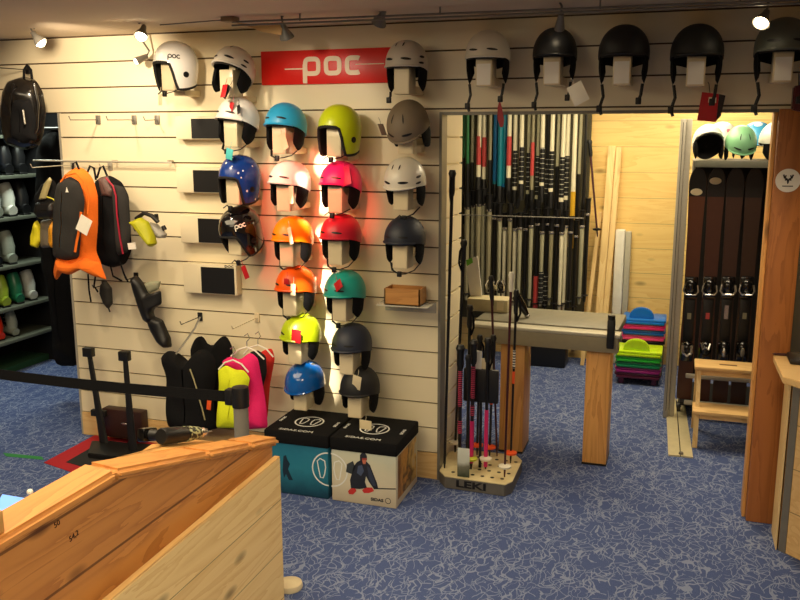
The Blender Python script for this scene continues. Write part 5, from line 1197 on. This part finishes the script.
for z, cl in rows:
    ys = {.29: 4.78, .54: 4.86, .86: 4.8, 1.225: 4.86, 1.54: 4.86}[z]
    for i, c in enumerate(cl):
        y = ys+.15*i if len(cl) < 5 else ys+.145*i
        t = thing('ski_boot', f'{c} ski boot on the {names[z]} of the left room, {nth(i, 0)} along', 'ski boot', (-4.965, y, z+.0008), group='ski boots on the dark shelving')
        s_ = .66 if z == .29 else (.80 if z == .54 else .84); t.scale = (s_, s_*1.15, s_); t.rotation_euler = (0, 0, PI-.25)
        m = mat('boot_'+c, bc[c], .35)
        for me, mm, nm in zip(BM_, (m, m, M_SILVER, M_BLACK, M_FOAM), ('lower_shell', 'cuff', 'buckles', 'sole', 'inner_boot')): link(nm, me, mm, t)
# dark hanging garments just inside the left opening
Y = 4.72
t = thing('hanging_garment', 'long black garment hanging inside the left opening', 'garment', P(66, 360, Y))
soft('body', M_BLACKF, t, [(36, 150), (46, 132), (60, 128), (68, 150), (72, 230), (80, 366), (56, 366), (50, 300), (42, 268), (36, 200)], [(54, 160), (56, 240), (66, 340)], .06, Y, .006, 71)
q0, q1 = P(46, 330, 4.62), P(57, 111, 4.62)
t = thing('garment_rail', 'black rail carrying the long garment in the left room', 'rail', (q1.x, 4.72, 2.0))
b_ = MB(); b_.tube([P(30, 129, Y), P(72, 129, Y)], .012, 8); b_.build('bar', M_BLACK, t)
for px in (32, 70): q = P(px, 129, Y); b_ = MB(); b_.tube([q, (q.x, q.y, 2.391)], .006, 8); b_.build('hanger_rod', M_BLACK, t)
# ================================================================ CEILING LIGHT TRACK
YT = 3.75
def lampc(px, py, Y, lit, label, aim=(0, .6, -1), size=.035, bulb=25):
    p = P(px, py, Y+.075 if Y == YT else Y); d = Vector(aim).normalized()
    t = thing('spotlight', label, 'spotlight', p, group='spotlights under the ceiling')
    R_ = d.to_track_quat('Z', 'Y').to_matrix().to_4x4()
    b_ = MB(); b_.lathe([(0, -.045), (.012, -.045), (.016, -.02), (size, .02), (size, .026), (size*.86, .024), (.012, -.01), (0, -.01)], 20, Matrix.Translation(p) @ R_); b_.build('reflector', M_STEEL, t)
    b_ = MB(); b_.ell(p+d*.016, (size*.80, size*.80, size*.80)) if lit else b_.lathe([(0, .010), (size*.7, .010), (size*.84, .0215), (0, .0215)], 18, Matrix.Translation(p) @ R_)
    b_.build('bulb', mat('bulb_lit', (255, 232, 190), .3, emis=bulb, var=0) if lit else mat('bulb_off', (120, 110, 96), .3), t)
    b_ = MB(); b_.tube([p-d*.04, p-d*.06+Vector((0, 0, .02)), (p.x, p.y-.02, 2.391)], .005, 8); b_.build('stem', M_STEEL, t)
    return p
lampc(38, 39, YT, True, 'lit spotlight at the far left under the ceiling', (.5, .2, -.7))
lampc(142, 33, YT, True, 'lit spotlight above the glossy white race helmet', (.1, -.6, -.8))
lampc(140, 59.5, 4.12, True, 'small lit spotlight on the wall left of the white race helmet', (-.5, -.6, -.4), .022)
lampc(285.5, 33, YT, False, 'unlit spotlight above the left end of the red sign', (.1, .5, -1))
lampc(380.5, 19, YT, False, 'unlit spotlight above the right end of the red sign', (-.4, .3, -.6))
lampc(560, 24, YT, True, 'dim spotlight above the second doorway helmet', (-.2, .7, -1), .022, 1.2)
lampc(763, 19, YT, True, 'lit spotlight above the right end of the doorway', (-.3, -.6, -.7), .034)
t = thing('cable_track', 'pair of thin steel rods under the ceiling feeding the spotlights', 'lighting track', P(500, 12, YT))
for y0, y1 in ((22, -1.5), (25.5, 2)):
    b_ = MB(); b_.tube([P(232, y0, YT), P(830, y1, YT)], .0045, 8); b_.build('rod', M_STEEL, t)
for px, py in ((300, 19), (440, 13), (600, 7), (740, 1)):
    q = P(px, py+2, YT); b_ = MB(); b_.tube([q, (q.x, q.y, 2.3915)], .004, 8); b_.build('drop_rod', M_STEEL, t)
q = P(230, 17.5, YT); b_ = MB(); b_.box((q.x-.035, YT-.03, q.z-.02), (q.x+.035, YT+.03, 2.3915), .003); b_.build('transformer', mat('brass_grey', (150, 128, 96), .4, .4), t)
b_ = MB(); b_.tube([P(160, 25, YT), P(222, 20, YT)], .003, 6); b_.build('feed_rod', M_STEEL, t)
b_ = MB(); pq = [P(a, b, YT+.05) for a, b in ((232, 22), (262, 25), (283, 22), (281, 35), (262, 32), (250, 27))]; b_.prism(pq, (0, .003, 0)); b_.build('reflector_leaf', mat('leaf_amber', (226, 180, 112), .5), t)
# ================================================================ LIGHT
def spot(loc, to, power, ang, col=(1, .80, .56), blend=.5, rad=.04, name='spot'):
    l = bpy.data.lights.new(name, 'SPOT'); l.energy = power; l.spot_size = math.radians(ang); l.spot_blend = blend; l.color = col; l.shadow_soft_size = rad
    o = bpy.data.objects.new(name, l); C.objects.link(o); o.location = loc; d = Vector(to)-Vector(loc); o.rotation_euler = d.to_track_quat('-Z', 'Y').to_euler(); return o
def area(loc, size, power, col=(1, .82, .60), rot=(0, 0, 0), name='area'):
    l = bpy.data.lights.new(name, 'AREA'); l.shape = 'RECTANGLE'; l.size, l.size_y = size; l.energy = power; l.color = col
    o = bpy.data.objects.new(name, l); C.objects.link(o); o.location = loc; o.rotation_euler = rot; return o
area((-2.5, 2.2, 2.36), (2.4, 1.6), 64, (1, .81, .52))  # unseen ceiling fill, added to brighten the helmet wall
area((-1.5, .1, 2.36), (2.0, 1.6), 42, (1, .82, .54))  # unseen ceiling fill, added near the camera for general brightness
spot((.3, .9, 2.37), (.1, 2.6, 0), 120, 100, (1, .84, .6), 1., .25)  # added spot without a fixture, lifts the carpet at the front right
spot((.5, .5, 2.35), (-1.45, 2.0, .55), 240, 52, (1, .82, .54), .8, .15)  # added spot without a fixture, brightens only the foreground counter
spot((-3.0, 3.45, 2.3), (-3.15, D, 1.95), 36, 95)
spot((-2.3, 3.2, 2.32), (-2.6, D, 1.5), 34, 80)
spot((-1.9, 2.9, 2.34), P(318, 130, D), 22, 40, (1, .86, .66), .6)
for py_ in (165, 200, 240, 285, 335, 380): spot((-1.75, 2.7, 2.32), P(325.5, py_, D), 760, 5.6, (1, .86, .66), .9, .005)  # narrow beams added in a row to draw the white stripe between columns
o = spot((-1.55, 2.7, 2.30), P(300, 215, D), 95, 24, (1, .10, .06), .35, .01)  # added red spot imitating red spill on the wall
o = spot((-1.35, 2.7, 2.30), P(352, 215, D), 95, 13, (1, .10, .06), .8)  # second added red spot, for the patch beside the third column
area((-.5, 5.8, 2.36), (1.2, .9), 46, (1, .82, .52))
area((.35, 5.0, 2.36), (.5, .4), 10, (1, .84, .6))  # added fill so the ski rack and step stool show up
area((.3, 6.6, 2.36), (.5, .5), 9, (1, .88, .66))
area((-4.4, 5.0, 2.3), (.5, .8), 30, (.85, .95, .80))
spot(P(763, 24, YT), (.2, 3.0, 0), 30, 110)
w = bpy.data.worlds.new('world'); bpy.context.scene.world = w; w.use_nodes = True
w.node_tree.nodes['Background'].inputs[0].default_value = (1, .86, .68, 1); w.node_tree.nodes['Background'].inputs[1].default_value = .15
vs = bpy.context.scene.view_settings; vs.view_transform = 'Standard'; vs.look = 'None'; vs.exposure = 0.; vs.gamma = 1.
